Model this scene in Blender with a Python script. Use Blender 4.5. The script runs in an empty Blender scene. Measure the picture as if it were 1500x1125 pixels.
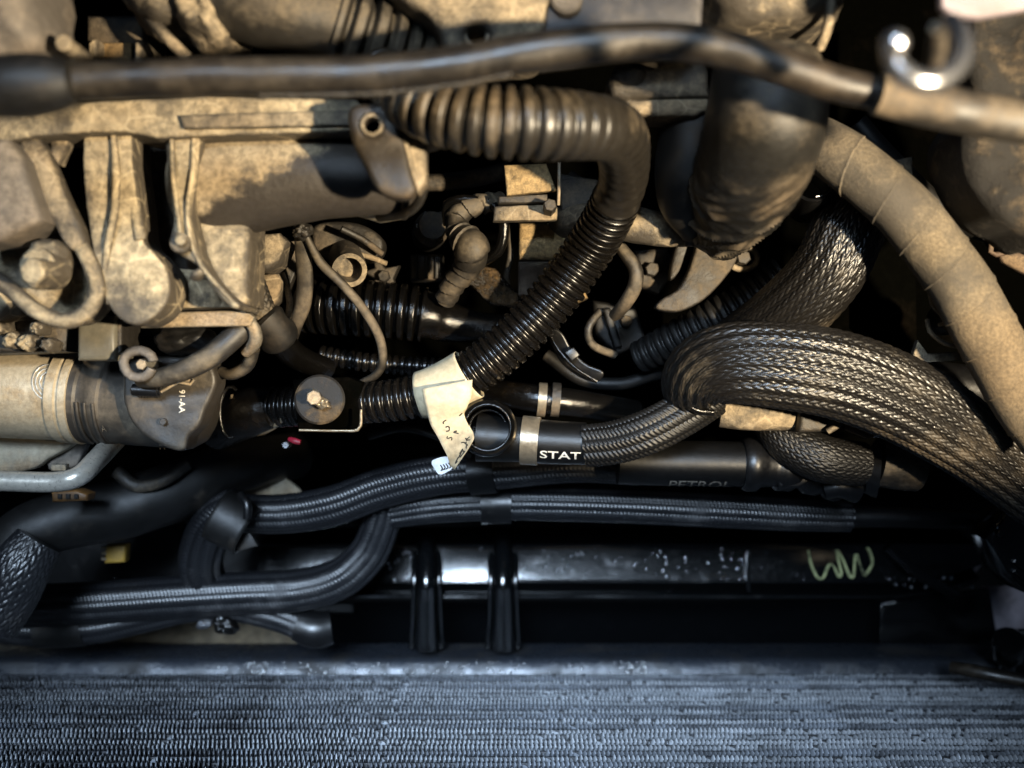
import bpy, bmesh, math, random
import numpy as np
from mathutils import Vector, Matrix, noise as mnoise

random.seed(7)
scene = bpy.context.scene
C = scene.collection

# ------------------------------------------------------------------ camera
FPX, D0 = 1428.0, 0.60            # focal length in photo pixels, height of the lens over the z = 0 level (metres)
cam_d = bpy.data.cameras.new('camera')
cam = bpy.data.objects.new('camera', cam_d); C.objects.link(cam)
cam.location = (0, 0, D0)          # looks straight down into the engine bay
cam_d.sensor_width = 36.0
cam_d.lens = 36.0 * FPX / 1500.0
cam_d.clip_start, cam_d.clip_end = 0.01, 20
cam_d.dof.use_dof = True
cam_d.dof.focus_distance = 0.60
cam_d.dof.aperture_fstop = 3.8
scene.camera = cam

# ------------------------------------------------------------------ light
w = bpy.data.worlds.new('World'); scene.world = w; w.use_nodes = True
w.node_tree.nodes['Background'].inputs[0].default_value = (0.30, 0.42, 0.65, 1)
w.node_tree.nodes['Background'].inputs[1].default_value = 0.018

def aim(o, target):
    o.rotation_euler = (Vector(target) - o.location).to_track_quat('-Z', 'Y').to_euler()

WARM = Vector((0.38, -0.03, 0.66))          # hand lamp held over the right of the engine
ld = bpy.data.lights.new('work_lamp', 'SPOT'); lo = bpy.data.objects.new('work_lamp', ld); C.objects.link(lo)
ld.energy = 76; ld.color = (1.0, 0.825, 0.57); ld.shadow_soft_size = 0.014
ld.spot_size = math.radians(168); ld.spot_blend = 0.03
lo.location = WARM
edge = Vector((0.0, -0.062, 0.0)) - WARM; edge.x = 0
edge = edge.normalized()
n_in = Vector((0, -edge.z, edge.y))         # normal of the cut-off plane, to the engine side
if n_in.y < 0: n_in = -n_in
a84 = math.radians(84)
aimdir = (edge * math.cos(a84) + n_in * math.sin(a84)).normalized()
lo.rotation_euler = aimdir.to_track_quat('-Z', 'Y').to_euler()

cd = bpy.data.lights.new('cool_panel', 'AREA'); co = bpy.data.objects.new('cool_panel', cd); C.objects.link(co)
cd.shape = 'RECTANGLE'; cd.size = 0.56; cd.size_y = 0.40
cd.energy = 2.4; cd.spread = math.radians(30); cd.color = (0.62, 0.79, 1.0)
co.location = (-0.16, 0.18, 1.02); aim(co, (-0.06, -0.30, -0.15))

gd = bpy.data.lights.new('glint_lamp', 'POINT'); go = bpy.data.objects.new('glint_lamp', gd); C.objects.link(go)
gd.energy = 1.4; gd.color = (0.42, 0.66, 1.0); gd.shadow_soft_size = 0.05
go.location = (-0.16, 0.20, 0.95)          # small cool lamp added above only to give blue glints and faint fill

scene.view_settings.view_transform = 'Standard'
scene.view_settings.look = 'None'
scene.view_settings.gamma = 1
scene.view_settings.exposure = 0.0
scene.cycles.use_denoising = True
scene.cycles.max_bounces = 6
scene.cycles.sample_clamp_indirect = 4

# ------------------------------------------------------------------ helpers
def P(px, py, z):
    d = D0 - z
    return Vector(((px - 750.0) / FPX * d, (562.5 - py) / FPX * d, z))
def M(px, z):
    return px / FPX * (D0 - z)

ORG = {}
def thing(name, label, cat, at, group=None):
    o = bpy.data.objects.new(name, None); C.objects.link(o)
    L = P(*at); o.location = L; o.empty_display_size = 0.01
    o['label'] = label; o['category'] = cat
    if group: o['group'] = group
    ORG[o.name] = L
    return o
def tag(o, label, cat, group=None):
    o['label'] = label; o['category'] = cat
    if group: o['group'] = group
    return o

def link(name, me, mat, parent, L):
    o = bpy.data.objects.new(name, me); C.objects.link(o)
    if mat: me.materials.append(mat)
    if parent is not None:
        o.parent = parent
    else:
        o.location = L
    ORG[o.name] = L
    return o

def mk(name, verts, faces, mat, parent=None, uv=None, sharp=40):
    v = np.asarray([tuple(p) for p in verts] if not isinstance(verts, np.ndarray) else verts, dtype=np.float64)
    L = ORG[parent.name] if parent is not None else Vector(v.mean(axis=0))
    v = v - np.array(L)
    me = bpy.data.meshes.new(name)
    me.from_pydata(v.tolist(), [], [tuple(f) for f in faces])
    if uv is not None:
        ul = me.uv_layers.new(name='UVMap')
        li = np.empty(len(me.loops), dtype=np.int32); me.loops.foreach_get('vertex_index', li)
        ul.data.foreach_set('uv', np.asarray(uv, dtype=np.float32)[li].ravel())
    me.shade_smooth()
    if sharp: me.set_sharp_from_angle(angle=math.radians(sharp))
    return link(name, me, mat, parent, L)

def catmull(pts, n, closed=False):
    p = np.asarray(pts, dtype=float)
    if closed:
        p = np.vstack([p[-1], p, p[0], p[1]])
    else:
        p = np.vstack([2*p[0]-p[1], p, 2*p[-1]-p[-2]])
    m = len(p) - 3
    t = np.linspace(0, m, n, endpoint=not closed)
    i = np.minimum(t.astype(int), m-1); f = (t - i)[:, None]
    a, b, c, d = p[i], p[i+1], p[i+2], p[i+3]
    return 0.5*((2*b)+(-a+c)*f+(2*a-5*b+4*c-d)*f*f+(-a+3*b-3*c+d)*f**3)

class Path:
    """smooth centre line with radius; th = 0 faces up, towards the lens"""
    def __init__(s, pts, world=False):
        q = []
        for p in pts:
            if world: q.append(p)
            else:
                v = P(p[0], p[1], p[2]); q.append((v.x, v.y, v.z, M(p[3], p[2])))
        c = catmull(q, 60*len(q))
        ds = np.linalg.norm(np.diff(c[:, :3], axis=0), axis=1)
        s.s = np.concatenate([[0], np.cumsum(ds)]); s.c = c; s.L = s.s[-1]
        T = np.gradient(c[:, :3], axis=0); T /= np.linalg.norm(T, axis=1)[:, None]
        N = np.zeros_like(T); up = np.array([0, 0, 1.0])
        if abs(T[0] @ up) > .95: up = np.array([0, 1.0, 0])
        n = up - T[0]*(T[0] @ up); n /= np.linalg.norm(n)
        for i in range(len(T)):
            n = n - T[i]*(T[i] @ n); n /= np.linalg.norm(n)
            u = np.array([0, 0, 1.0]); u = u - T[i]*(T[i] @ u); l = np.linalg.norm(u)
            if l > .35:                                   # ease the frame back towards 'up'
                n = n*.9 + u/l*.1; n /= np.linalg.norm(n)
            N[i] = n
        s.T, s.N = T, N; s.B = np.cross(N, T)
    def at(s, q):
        f = lambda a: np.stack([np.interp(q, s.s, a[:, k]) for k in range(a.shape[1])], axis=-1)
        return f(s.c), f(s.T), f(s.N), f(s.B)
    def surf(s, q, th, dr=0.0, flat=1.0):
        c, T, N, B = s.at(np.atleast_1d(np.asarray(q, float)))
        r = c[:, 3:4] + np.atleast_1d(dr)[:, None]
        th = np.atleast_1d(th)[:, None]
        return c[:, :3] + r*(np.cos(th)*N*flat + np.sin(th)*B)
    def s_of_px(s, px):                                     # arc length where the path crosses a photo column
        d = D0 - s.c[:, 2]; x = s.c[:, 0]/d*FPX + 750
        return s.s[np.argmin(abs(x-px))]

def sweep(name, path, mat, parent=None, n_len=None, n_ang=32, h=None, s0=0.0, s1=None, caps=True, dr=0.0, flat=1.0, sharp=50, jitter=0.0):
    if not isinstance(path, Path): path = Path(path)
    s1 = path.L if s1 is None else s1
    n_len = n_len or max(6, int((s1-s0)/0.003))
    q = np.linspace(s0, s1, n_len)
    th = np.linspace(-math.pi, math.pi, n_ang, endpoint=False)
    c, T, N, B = path.at(q)
    S, TH = np.meshgrid(q, th, indexing='ij')
    r = np.repeat(c[:, 3:4], n_ang, 1) + dr
    if h is not None: r = r + h(S, TH, r)
    if jitter:
        jj = np.array([[mnoise.noise(Vector((a*60, math.cos(b)*1.3, math.sin(b)*1.3+len(name)))) for b in th] for a in q])
        r = r*(1+jitter*jj)
    V = c[:, None, :3] + r[:, :, None]*(np.cos(TH)[:, :, None]*N[:, None, :]*flat + np.sin(TH)[:, :, None]*B[:, None, :])
    V = V.reshape(-1, 3)
    i = np.arange(n_len-1)[:, None]*n_ang; j = np.arange(n_ang)[None, :]; j2 = (j+1) % n_ang
    F = np.stack([i+j, i+j2, i+n_ang+j2, i+n_ang+j], -1).reshape(-1, 4)
    faces = [tuple(f) for f in F.tolist()]
    uv = np.stack([S.ravel(), (TH/(2*math.pi)).ravel()], -1)
    if caps:
        faces.append(tuple(range(n_ang))[::1]); faces.append(tuple(range((n_len-1)*n_ang, n_len*n_ang))[::-1])
        faces[-2] = faces[-2][::-1]; faces[-1] = faces[-1][::-1]
    faces = [f[::-1] for f in faces]
    return mk(name, V, faces, mat, parent, uv, sharp)

def corr(pitch, amp):
    def f(S, TH, r):
        x = np.sin(2*math.pi*S/pitch)
        return amp*(np.tanh(2.2*(x+.45)) - 0.3)*0.5
    return f
def braid(N, cell, amp, ridges=0, ramp=0.0, lay=2):
    """twill braid of flat strands as relief; N strands round the sleeve, cell = strand pitch along it"""
    def f(S, TH, r):
        u = S/cell; v = (TH/(2*math.pi))*N
        a, b = u + v, u - v
        fa, fb = a - np.floor(a), b - np.floor(b)
        k = (np.floor(a) - np.floor(b)).astype(int)        # lengthwise columns of slanted floats
        over = (np.mod(k, 2*lay) < lay)
        w_ = np.where(over, fa, fb)                        # across the strand on top
        prof = np.sqrt(np.clip(1-(2*w_-1)**2*0.96, 0, 1))
        ph = np.where(over, lay-1-np.mod(k, lay)+fb, np.mod(k, lay)+fa)/lay
        arch = np.sin(math.pi*np.clip(ph, 0, 1))
        hh = amp*(prof*(0.45+0.55*arch) - 0.5)
        if ridges: hh = hh + ramp*np.cos(ridges*TH)
        return hh
    return f
def wires(k, amp, fine, famp):
    """sleeve drawn tight over a bundle of wires: lengthwise ridges with fine stitches"""
    def f(S, TH, r):
        a = abs(np.cos(k*TH/2))
        st = np.sin(2*math.pi*S/fine + np.where(np.sin(k*TH) > 0, 0, math.pi) + 6*np.mod(k*TH/(math.pi), 1))
        return amp*(a-0.5) + famp*st
    return f

def lathe(name, p0, p1, prof, mat, parent=None, n=40, sharp=35, caps=True, sides=None):
    """prof: (t, r) with t = 0..1 along p0-p1 (world), r in metres"""
    p0, p1 = Vector(p0), Vector(p1); ax = (p1-p0); L = ax.length; ax.normalize()
    u = ax.orthogonal().normalized(); v = ax.cross(u)
    n = sides or n
    V = []; F = []
    for t, r in prof:
        for k in range(n):
            a = 2*math.pi*k/n
            V.append(p0 + ax*(t*L) + (u*math.cos(a)+v*math.sin(a))*r)
    for i in range(len(prof)-1):
        for k in range(n):
            k2 = (k+1) % n
            F.append((i*n+k, i*n+k2, (i+1)*n+k2, (i+1)*n+k))
    if caps:
        F.append(tuple(range(n))[::-1]); F.append(tuple(range((len(prof)-1)*n, len(prof)*n)))
    return mk(name, V, F, mat, parent, None, sharp)
def disc(name, px, py, z, rpx, hgt, mat, parent=None, tilt=(0, 0), n=40, prof=None, sides=None):
    """upright turned piece whose axis points up; top at z"""
    r = M(rpx, z); p = P(px, py, z); ax = Vector((tilt[0], tilt[1], 1)).normalized()
    b = min(r*.15, hgt*.3)
    prof = prof or [(0, r), (1-b/hgt, r), (1, r-b)]
    return lathe(name, p-ax*hgt, p, prof, mat, parent, n, 35, True, sides)

def plate(name, outline, z, t, mat, parent=None, bevel=0.0012, holes=(), smooth=True, tilt=(0, 0), sub=0, rough=0.0, sharp=45):
    """sheet or casting with its outline in photo pixels at height z (its upper face), t thick"""
    cu = bpy.data.curves.new(name, 'CURVE'); cu.dimensions = '2D'; cu.fill_mode = 'BOTH'
    bevel = min(bevel, t*.45)
    cu.extrude = max(t/2-bevel, 1e-5); cu.bevel_depth = bevel; cu.bevel_resolution = 2; cu.offset = -bevel
    cx = cy = 0.0
    o2 = catmull([(a, b) for a, b in outline], 10*len(outline), True) if smooth else outline
    loops = [o2] + [catmull(hh, 8*len(hh), True) if len(hh) > 3 else
                    [(hh[0]+hh[2]*math.cos(2*math.pi*k/24), hh[1]+hh[2]*math.sin(2*math.pi*k/24)) for k in range(24)] for hh in holes]
    for lp in loops:
        sp = cu.splines.new('POLY'); sp.points.add(len(lp)-1); sp.use_cyclic_u = True
        for k, q in enumerate(lp):
            v = P(q[0], q[1], z); sp.points[k].co = (v.x, v.y, 0, 1)
    ob = bpy.data.objects.new('tmp', cu)
    me = bpy.data.meshes.new_from_object(ob); bpy.data.objects.remove(ob); bpy.data.curves.remove(cu)
    bm = bmesh.new(); bm.from_mesh(me); bmesh.ops.remove_doubles(bm, verts=bm.verts, dist=1e-6)
    ctr = P(sum(a for a, b in outline)/len(outline), sum(b for a, b in outline)/len(outline), z)
    if sub:
        bmesh.ops.triangulate(bm, faces=bm.faces)
        for _ in range(sub):
            es = [e for e in bm.edges if e.calc_length() > 0.006]
            bmesh.ops.subdivide_edges(bm, edges=es, cuts=1, use_grid_fill=False)
            bmesh.ops.triangulate(bm, faces=[f for f in bm.faces if len(f.verts) > 3])
    sd = len(name)*3.1
    for v in bm.verts:
        x, y = v.co.x, v.co.y
        top = v.co.z > 0
        v.co.z += z - t/2 + tilt[0]*(x-ctr.x) + tilt[1]*(y-ctr.y)
        if rough and top:
            v.co.z += rough*(mnoise.noise(Vector((x*45+sd, y*45, 0))) + .5*mnoise.noise(Vector((x*110, y*110+sd, 3))))
    V = [v.co.copy() for v in bm.verts]; bm.verts.index_update()
    F = [tuple(v.index for v in f.verts) for f in bm.faces]
    bm.free(); bpy.data.meshes.remove(me)
    return mk(name, V, F, mat, parent, None, sharp)
def rect(x0, y0, x1, y1): return [(x0, y0), (x1, y0), (x1, y1), (x0, y1)]

def blob(name, px, py, z, rx, ry, rz, mat, parent=None, pw=2.6, lump=.12, rot=0.0, seed=0, n=40):
    """rounded casting: superellipsoid with uneven surface; rx, ry in pixels, rz in metres"""
    c = P(px, py, z); ax, ay = M(rx, z), M(ry, z)
    V = []; F = []; e = 2/pw
    sg = lambda a: math.copysign(abs(a)**e, a)
    m = n//2
    for i in range(m+1):
        ph = -math.pi/2 + math.pi*i/m
        for k in range(n):
            a = 2*math.pi*k/n
            x, y, zz = sg(math.cos(ph))*sg(math.cos(a)), sg(math.cos(ph))*sg(math.sin(a)), sg(math.sin(ph))
            f = 1 + lump*mnoise.noise(Vector((x*1.7+seed, y*1.7, zz*1.7))) + lump*.5*mnoise.noise(Vector((x*4, y*4+seed, zz*4)))
            x, y, zz = x*ax*f, y*ay*f, zz*rz*f
            V.append(c + Vector((x*math.cos(rot)-y*math.sin(rot), x*math.sin(rot)+y*math.cos(rot), zz)))
    for i in range(m):
        for k in range(n):
            F.append((i*n+k, i*n+(k+1) % n, (i+1)*n+(k+1) % n, (i+1)*n+k))
    return mk(name, V, F, mat, parent, None, 60)

def text_flat(s, bold=0.0):
    cu = bpy.data.curves.new('t', 'FONT'); cu.body = s; cu.size = 1.0; cu.offset = bold; cu.resolution_u = 3
    ob = bpy.data.objects.new('t', cu)
    me = bpy.data.meshes.new_from_object(ob); bpy.data.objects.remove(ob); bpy.data.curves.remove(cu)
    bm = bmesh.new(); bm.from_mesh(me); bmesh.ops.remove_doubles(bm, verts=bm.verts, dist=1e-5)
    bmesh.ops.triangulate(bm, faces=bm.faces)
    for _ in range(2):
        bmesh.ops.subdivide_edges(bm, edges=[e for e in bm.edges if e.calc_length() > .18], cuts=1)
        bmesh.ops.triangulate(bm, faces=bm.faces)
    bm.verts.index_update()
    V = np.array([tuple(v.co) for v in bm.verts]); F = [tuple(v.index for v in f.verts) for f in bm.faces]
    bm.free(); bpy.data.meshes.remove(me)
    V[:, 0] -= V[:, 0].min(); V[:, 0] /= V[:, 0].max()
    V[:, 1] -= V[:, 1].min(); V[:, 1] /= V[:, 1].max()
    return V, F                                            # 0..1 by 0..1

# ------------------------------------------------------------------ materials
def lin(c):
    return tuple(((x/255)/12.92 if x/255 <= .04045 else ((x/255+.055)/1.055)**2.4) for x in c) + (1,)
class NT:
    def __init__(s, name):
        s.m = bpy.data.materials.new(name); s.m.use_nodes = True; s.t = s.m.node_tree
        s.b = s.t.nodes['Principled BSDF']
    def n(s, ty, **kw):
        nd = s.t.nodes.new(ty)
        for k, v in kw.items():
            if k in nd.inputs: nd.inputs[k].default_value = v
            else: setattr(nd, k, v)
        return nd
    def l(s, a, b): s.t.links.new(a, b)
    def math(s, op, a, b=0.0, c=None):
        nd = s.t.nodes.new('ShaderNodeMath'); nd.operation = op
        for i, v in enumerate((a, b) if c is None else (a, b, c)):
            if isinstance(v, (int, float)): nd.inputs[i].default_value = v
            else: s.l(v, nd.inputs[i])
        return nd.outputs[0]
    def ramp(s, f, p0, p1):
        nd = s.n('ShaderNodeMapRange', interpolation_type='SMOOTHSTEP'); nd.inputs['From Min'].default_value = p0; nd.inputs['From Max'].default_value = p1
        s.l(f, nd.inputs['Value']); return nd.outputs[0]
    def mix(s, f, a, b, mode='MIX'):
        nd = s.t.nodes.new('ShaderNodeMix'); nd.data_type = 'RGBA'; nd.blend_type = mode
        if isinstance(f, (int, float)): nd.inputs[0].default_value = f
        else: s.l(f, nd.inputs[0])
        for i, v in ((6, a), (7, b)):
            if isinstance(v, tuple): nd.inputs[i].default_value = v
            else: s.l(v, nd.inputs[i])
        return nd.outputs[2]

def dusty(name, base, dust, amt=.5, rough=.45, drough=.9, scale=38, bump=.35, up=.25, metal=0.0, fine=7.0, slope=None, spec=.5, cracks=.0, contrast=.16, stain=0.0):
    """a surface with settled dirt: patches by noise, more on faces that look up"""
    g = NT(name); co = g.n('ShaderNodeTexCoord').outputs['Object']
    n1 = g.n('ShaderNodeTexNoise', Scale=scale, Detail=8.0, Roughness=.66); g.l(co, n1.inputs['Vector'])
    n2 = g.n('ShaderNodeTexNoise', Scale=scale*fine, Detail=5.0, Roughness=.7); g.l(co, n2.inputs['Vector'])
    n3 = g.n('ShaderNodeTexNoise', Scale=scale*.35, Detail=3.0); g.l(co, n3.inputs['Vector'])
    f = n1.outputs[0]
    geo = g.n('ShaderNodeNewGeometry'); sx = g.n('ShaderNodeSeparateXYZ'); g.l(geo.outputs['Normal'], sx.inputs[0])
    f = g.math('ADD', f, g.math('MULTIPLY', g.math('SUBTRACT', sx.outputs[2], .55), up))
    f = g.math('ADD', f, g.math('MULTIPLY', g.math('SUBTRACT', n3.outputs[0], .5), .5))
    if slope:                                             # dirt washed off along a line on the part: direction and offset in metres
        so = g.n('ShaderNodeSeparateXYZ'); g.l(co, so.inputs[0])
        d = g.math('ADD', g.math('MULTIPLY', so.outputs[0], slope[0]), g.math('MULTIPLY', so.outputs[1], slope[1]))
        f = g.math('ADD', f, g.math('MULTIPLY', g.math('ADD', d, slope[2]), slope[3]))
    thr = 1 - amt
    mask = g.ramp(f, thr-contrast, thr+contrast)
    var = g.ramp(n2.outputs[0], .30, .72)
    dcol = g.mix(var, tuple(c*.55 for c in lin(dust)[:3])+(1,), tuple(min(1, c*1.25) for c in lin(dust)[:3])+(1,))
    dcol = g.mix(g.ramp(n3.outputs[0], .35, .7), dcol, g.mix(1.0, dcol, (.62, .56, .50, 1), 'MULTIPLY'))
    bcol = g.mix(var, tuple(c*.75 for c in lin(base)[:3])+(1,), lin(base))
    col = g.mix(mask, bcol, dcol)
    hgt = g.math('ADD', g.math('ADD', g.math('MULTIPLY', n2.outputs[0], .6), g.math('MULTIPLY', n1.outputs[0], .7)), g.math('MULTIPLY', mask, .4))
    if cracks:
        vo = g.n('ShaderNodeTexVoronoi', feature='DISTANCE_TO_EDGE', Scale=scale*2.2); g.l(n1.outputs[1], vo.inputs['Vector']) if False else g.l(co, vo.inputs['Vector'])
        cr = g.ramp(vo.outputs[0], .0, .06)
        col = g.mix(g.math('MULTIPLY', g.math('SUBTRACT', 1.0, cr), g.math('MULTIPLY', cracks, g.ramp(n1.outputs[0], .42, .6))), col, tuple(min(1, c*1.8) for c in lin(dust)[:3])+(1,))
    if stain:
        ns = g.n('ShaderNodeTexNoise', Scale=scale*.55, Detail=9.0, Roughness=.7, Distortion=1.1); g.l(co, ns.inputs['Vector'])
        stm = g.math('MULTIPLY', g.ramp(ns.outputs[0], .53, .66), stain)
        col = g.mix(stm, col, (.012, .010, .008, 1))
    bp = g.n('ShaderNodeBump', Strength=bump, Distance=.0016); g.l(hgt, bp.inputs['Height']); g.l(bp.outputs[0], g.b.inputs['Normal'])
    g.l(col, g.b.inputs['Base Color'])
    r = g.math('ADD', g.math('MULTIPLY', mask, drough-rough), rough)
    r = g.math('ADD', r, g.math('MULTIPLY', g.math('SUBTRACT', n2.outputs[0], .5), .25))
    g.l(r, g.b.inputs['Roughness'])
    if stain: r = g.math('SUBTRACT', r, g.math('MULTIPLY', stm, .35))
    if metal: g.l(g.math('MULTIPLY', g.math('SUBTRACT', 1.0, mask), metal), g.b.inputs['Metallic'])
    g.b.inputs['Specular IOR Level'].default_value = spec
    return g.m

TAN = (160, 142, 108)
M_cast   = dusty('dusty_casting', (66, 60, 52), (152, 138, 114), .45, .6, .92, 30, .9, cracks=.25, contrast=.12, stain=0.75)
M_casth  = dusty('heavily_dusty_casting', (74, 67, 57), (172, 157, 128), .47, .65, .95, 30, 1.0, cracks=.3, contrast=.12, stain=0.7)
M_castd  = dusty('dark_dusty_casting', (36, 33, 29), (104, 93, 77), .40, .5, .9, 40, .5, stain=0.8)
M_grit   = dusty('gritty_ochre_casting', (70, 58, 40), (156, 132, 92), .60, .55, .85, 70, 1.0, fine=5, stain=0.6)
M_greycast = dusty('grey_dusty_plastic', (84, 79, 74), (122, 113, 102), .5, .6, .9, 30, .3, stain=0.5)
M_pipe   = dusty('manifold_pipe_plastic', (54, 49, 44), (168, 152, 124), .50, .5, .93, 46, .45, up=.1, slope=(-.52, 1.0, .021, 15), contrast=.10, stain=0.45)
M_rub    = dusty('dusty_black_rubber', (22, 20, 19), (82, 73, 60), .34, .32, .6, 30, .15, up=.2, contrast=.34)
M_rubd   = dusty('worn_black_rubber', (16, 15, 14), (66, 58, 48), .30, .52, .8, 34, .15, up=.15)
M_rubl   = dusty('brown_dusty_rubber', (38, 35, 31), (112, 101, 83), .42, .5, .85, 26, .2, up=.25, stain=0.5)
M_conduit = dusty('oily_black_conduit', (14, 12, 10), (64, 52, 36), .22, .25, .45, 55, .12, up=.05)
M_conduitn = dusty('dusty_black_conduit', (36, 33, 29), (106, 95, 78), .38, .36, .65, 40, .14, up=.2, stain=0.5)
M_hose   = dusty('black_heater_hose', (9, 9, 9), (38, 33, 27), .28, .42, .7, 40, .12, up=.1, spec=.35)
M_blk    = dusty('black_plastic', (13, 13, 14), (48, 44, 40), .25, .35, .7, 40, .12, up=.1)
M_oil    = dusty('oily_black', (10, 9, 8), (34, 28, 20), .3, .18, .45, 45, .4, up=0)
M_shade   = dusty('deep_shade_black', (4, 4, 3), (20, 17, 14), .32, .8, .95, 24, .6, up=0, spec=.0)  # near-black colour standing in for deep shade in gaps and recesses
M_alu    = dusty('dull_aluminium', (190, 176, 150), (150, 130, 98), .42, .42, .8, 40, .3, metal=.3, up=.1, stain=0.45)
M_alut   = dusty('aluminium_tube', (190, 184, 172), (150, 136, 112), .3, .3, .7, 60, .12, metal=.5, up=0)
M_chrome = dusty('bright_zinc', (205, 205, 208), (150, 130, 100), .25, .22, .6, 50, .1, metal=.95, up=.1)
M_steel  = dusty('bracket_steel', (150, 144, 132), (160, 142, 116), .5, .4, .85, 60, .4, metal=.6, stain=0.6)
M_grit2  = dusty('oily_gold_grime', (22, 17, 10), (88, 68, 38), .38, .25, .5, 120, 1.0, fine=4)
M_tape   = dusty('dusty_cloth_tape', (70, 64, 55), (122, 110, 90), .46, .8, .95, 24, .5, up=.15, fine=22, stain=0.25)
M_paper  = dusty('cream_paper_tag', (196, 184, 156), (164, 148, 116), .42, .75, .8, 24, .1, up=0, contrast=.4)
M_paperw = dusty('white_paper_back', (225, 226, 228), (205, 205, 205), .3, .7, .8, 30, .1, up=0)
M_band   = dusty('zinc_band', (150, 138, 118), (108, 92, 70), .4, .34, .6, 50, .15, metal=.7, up=0)
M_cream  = dusty('cream_plastic', (184, 172, 148), (150, 130, 104), .4, .6, .9, 26, .2, stain=0.4)
M_cap    = dusty('starter_cap_plastic', (52, 48, 43), (108, 97, 80), .38, .45, .85, 24, .22, up=.2)
M_yellow = dusty('yellow_plastic', (176, 140, 60), (110, 90, 50), .3, .5, .8, 60, .1)
M_orange = dusty('orange_plastic', (120, 84, 44), (70, 56, 40), .4, .5, .8, 60, .1)
M_red    = dusty('red_plastic', (140, 28, 50), (50, 24, 28), .4, .4, .8, 60, .1)
M_ink    = dusty('printed_ink', (28, 24, 20), (50, 44, 36), .2, .7, .8, 60, .0)
M_white  = dusty('white_print', (216, 210, 196), (70, 64, 54), .36, .6, .8, 260, .0, up=0, contrast=.1)
M_whited = dusty('faint_print', (120, 114, 104), (60, 56, 50), .4, .6, .8, 160, .0, up=0)
M_chalk  = dusty('yellow_chalk', (176, 180, 128), (50, 54, 38), .45, .85, .9, 160, .2, up=0)
M_gloss  = dusty('glossy_black_paint', (6, 7, 8), (16, 17, 19), .28, .14, .24, 70, .08, up=.1, spec=1.0)
M_lip    = dusty('grimy_grey_rail', (46, 50, 57), (24, 24, 26), .42, .24, .75, 44, .35, metal=.25, up=0)
M_tray   = dusty('beige_undertray', (170, 156, 132), (128, 114, 92), .4, .7, .9, 14, .2)
M_lav    = dusty('pale_lavender_panel', (136, 126, 132), (100, 92, 92), .35, .5, .8, 20, .2)
M_insul  = dusty('pitted_insulation', (24, 21, 18), (82, 73, 60), .42, .8, .95, 95, 1.0, contrast=.1, up=0)
M_rust   = dusty('rusty_steel', (70, 54, 42), (112, 96, 76), .45, .7, .9, 60, .5)
M_floor  = dusty('shade_ground', (16, 15, 14), (30, 27, 24), .4, .7, .9, 8, .3)  # dark tone stands in for the shade far down in the bay

def braid_mat(name, base, dust, amt, rough, spec=.7):
    return dusty(name, base, dust, amt, rough, .72, 26, .06, up=.15, spec=spec, fine=20)
M_braid  = braid_mat('dusty_braid_filament', (22, 20, 18), (88, 79, 64), .30, .34, .5)
M_braidd = braid_mat('dark_braid_filament', (14, 13, 12), (40, 36, 30), .26, .46, .35)
M_sleeve = braid_mat('black_woven_sleeve', (22, 23, 26), (60, 60, 62), .3, .36)
M_fin    = dusty('radiator_fin_aluminium', (200, 205, 212), (38, 36, 36), .42, .26, .7, 9, .15, metal=.45, up=0, contrast=.2)
M_rtube  = dusty('radiator_tube', (30, 32, 38), (18, 18, 18), .45, .4, .7, 20, .2, metal=.2, up=0)
g = NT('water'); g.b.inputs['Base Color'].default_value = (.9, .95, 1, 1); g.b.inputs['Roughness'].default_value = .03
g.b.inputs['Transmission Weight'].default_value = 1.0; g.b.inputs['IOR'].default_value = 1.33; M_water = g.m

# ================================================================== setting
fl = mk('bay_floor', [(-1.2, -1.0, -.55), (1.2, -1.0, -.55), (1.2, 1.2, -.55), (-1.2, 1.2, -.55)], [(0, 1, 2, 3)], M_floor)
fl['kind'] = 'structure'; fl['label'] = 'ground under the engine bay, coloured dark as shade'

# ------------------------------------------------------------------ engine block behind everything
t = thing('engine_block', 'engine block behind the hoses, coloured black as deep shade in the gaps', 'engine block', (750, 300, -.22))
plate('block_wall', rect(-160, -160, 1680, 640), -.27, .05, M_shade, t, .004, smooth=False, sub=3, rough=.008)
plate('lower_wall', rect(-160, 600, 1680, 735), -.30, .05, M_shade, t, .004, smooth=False, sub=3, rough=.008)
for k, (x, y, l, a) in enumerate([(420, 560, 150, 0), (560, 480, 160, 1), (905, 520, 120, 0), (960, 430, 110, 1), (1310, 420, 140, 1), (1180, 600, 110, 0), (690, 340, 90, 0), (1240, 120, 150, 1), (700, 640, 120, 0)]):
    o = (l/2, 12) if a == 0 else (12, l/2)
    plate('casting_rib', rect(x-o[0], y-o[1], x+o[0], y+o[1]), -.235, .05, M_shade, t, .003, smooth=False)
for k, (x, y) in enumerate([(640, 300), (590, 360), (860, 500), (930, 480), (1330, 480), (1290, 360)]):
    disc('bolt_head', x, y, -.24, 14, .04, M_shade, t, sides=6)

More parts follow.
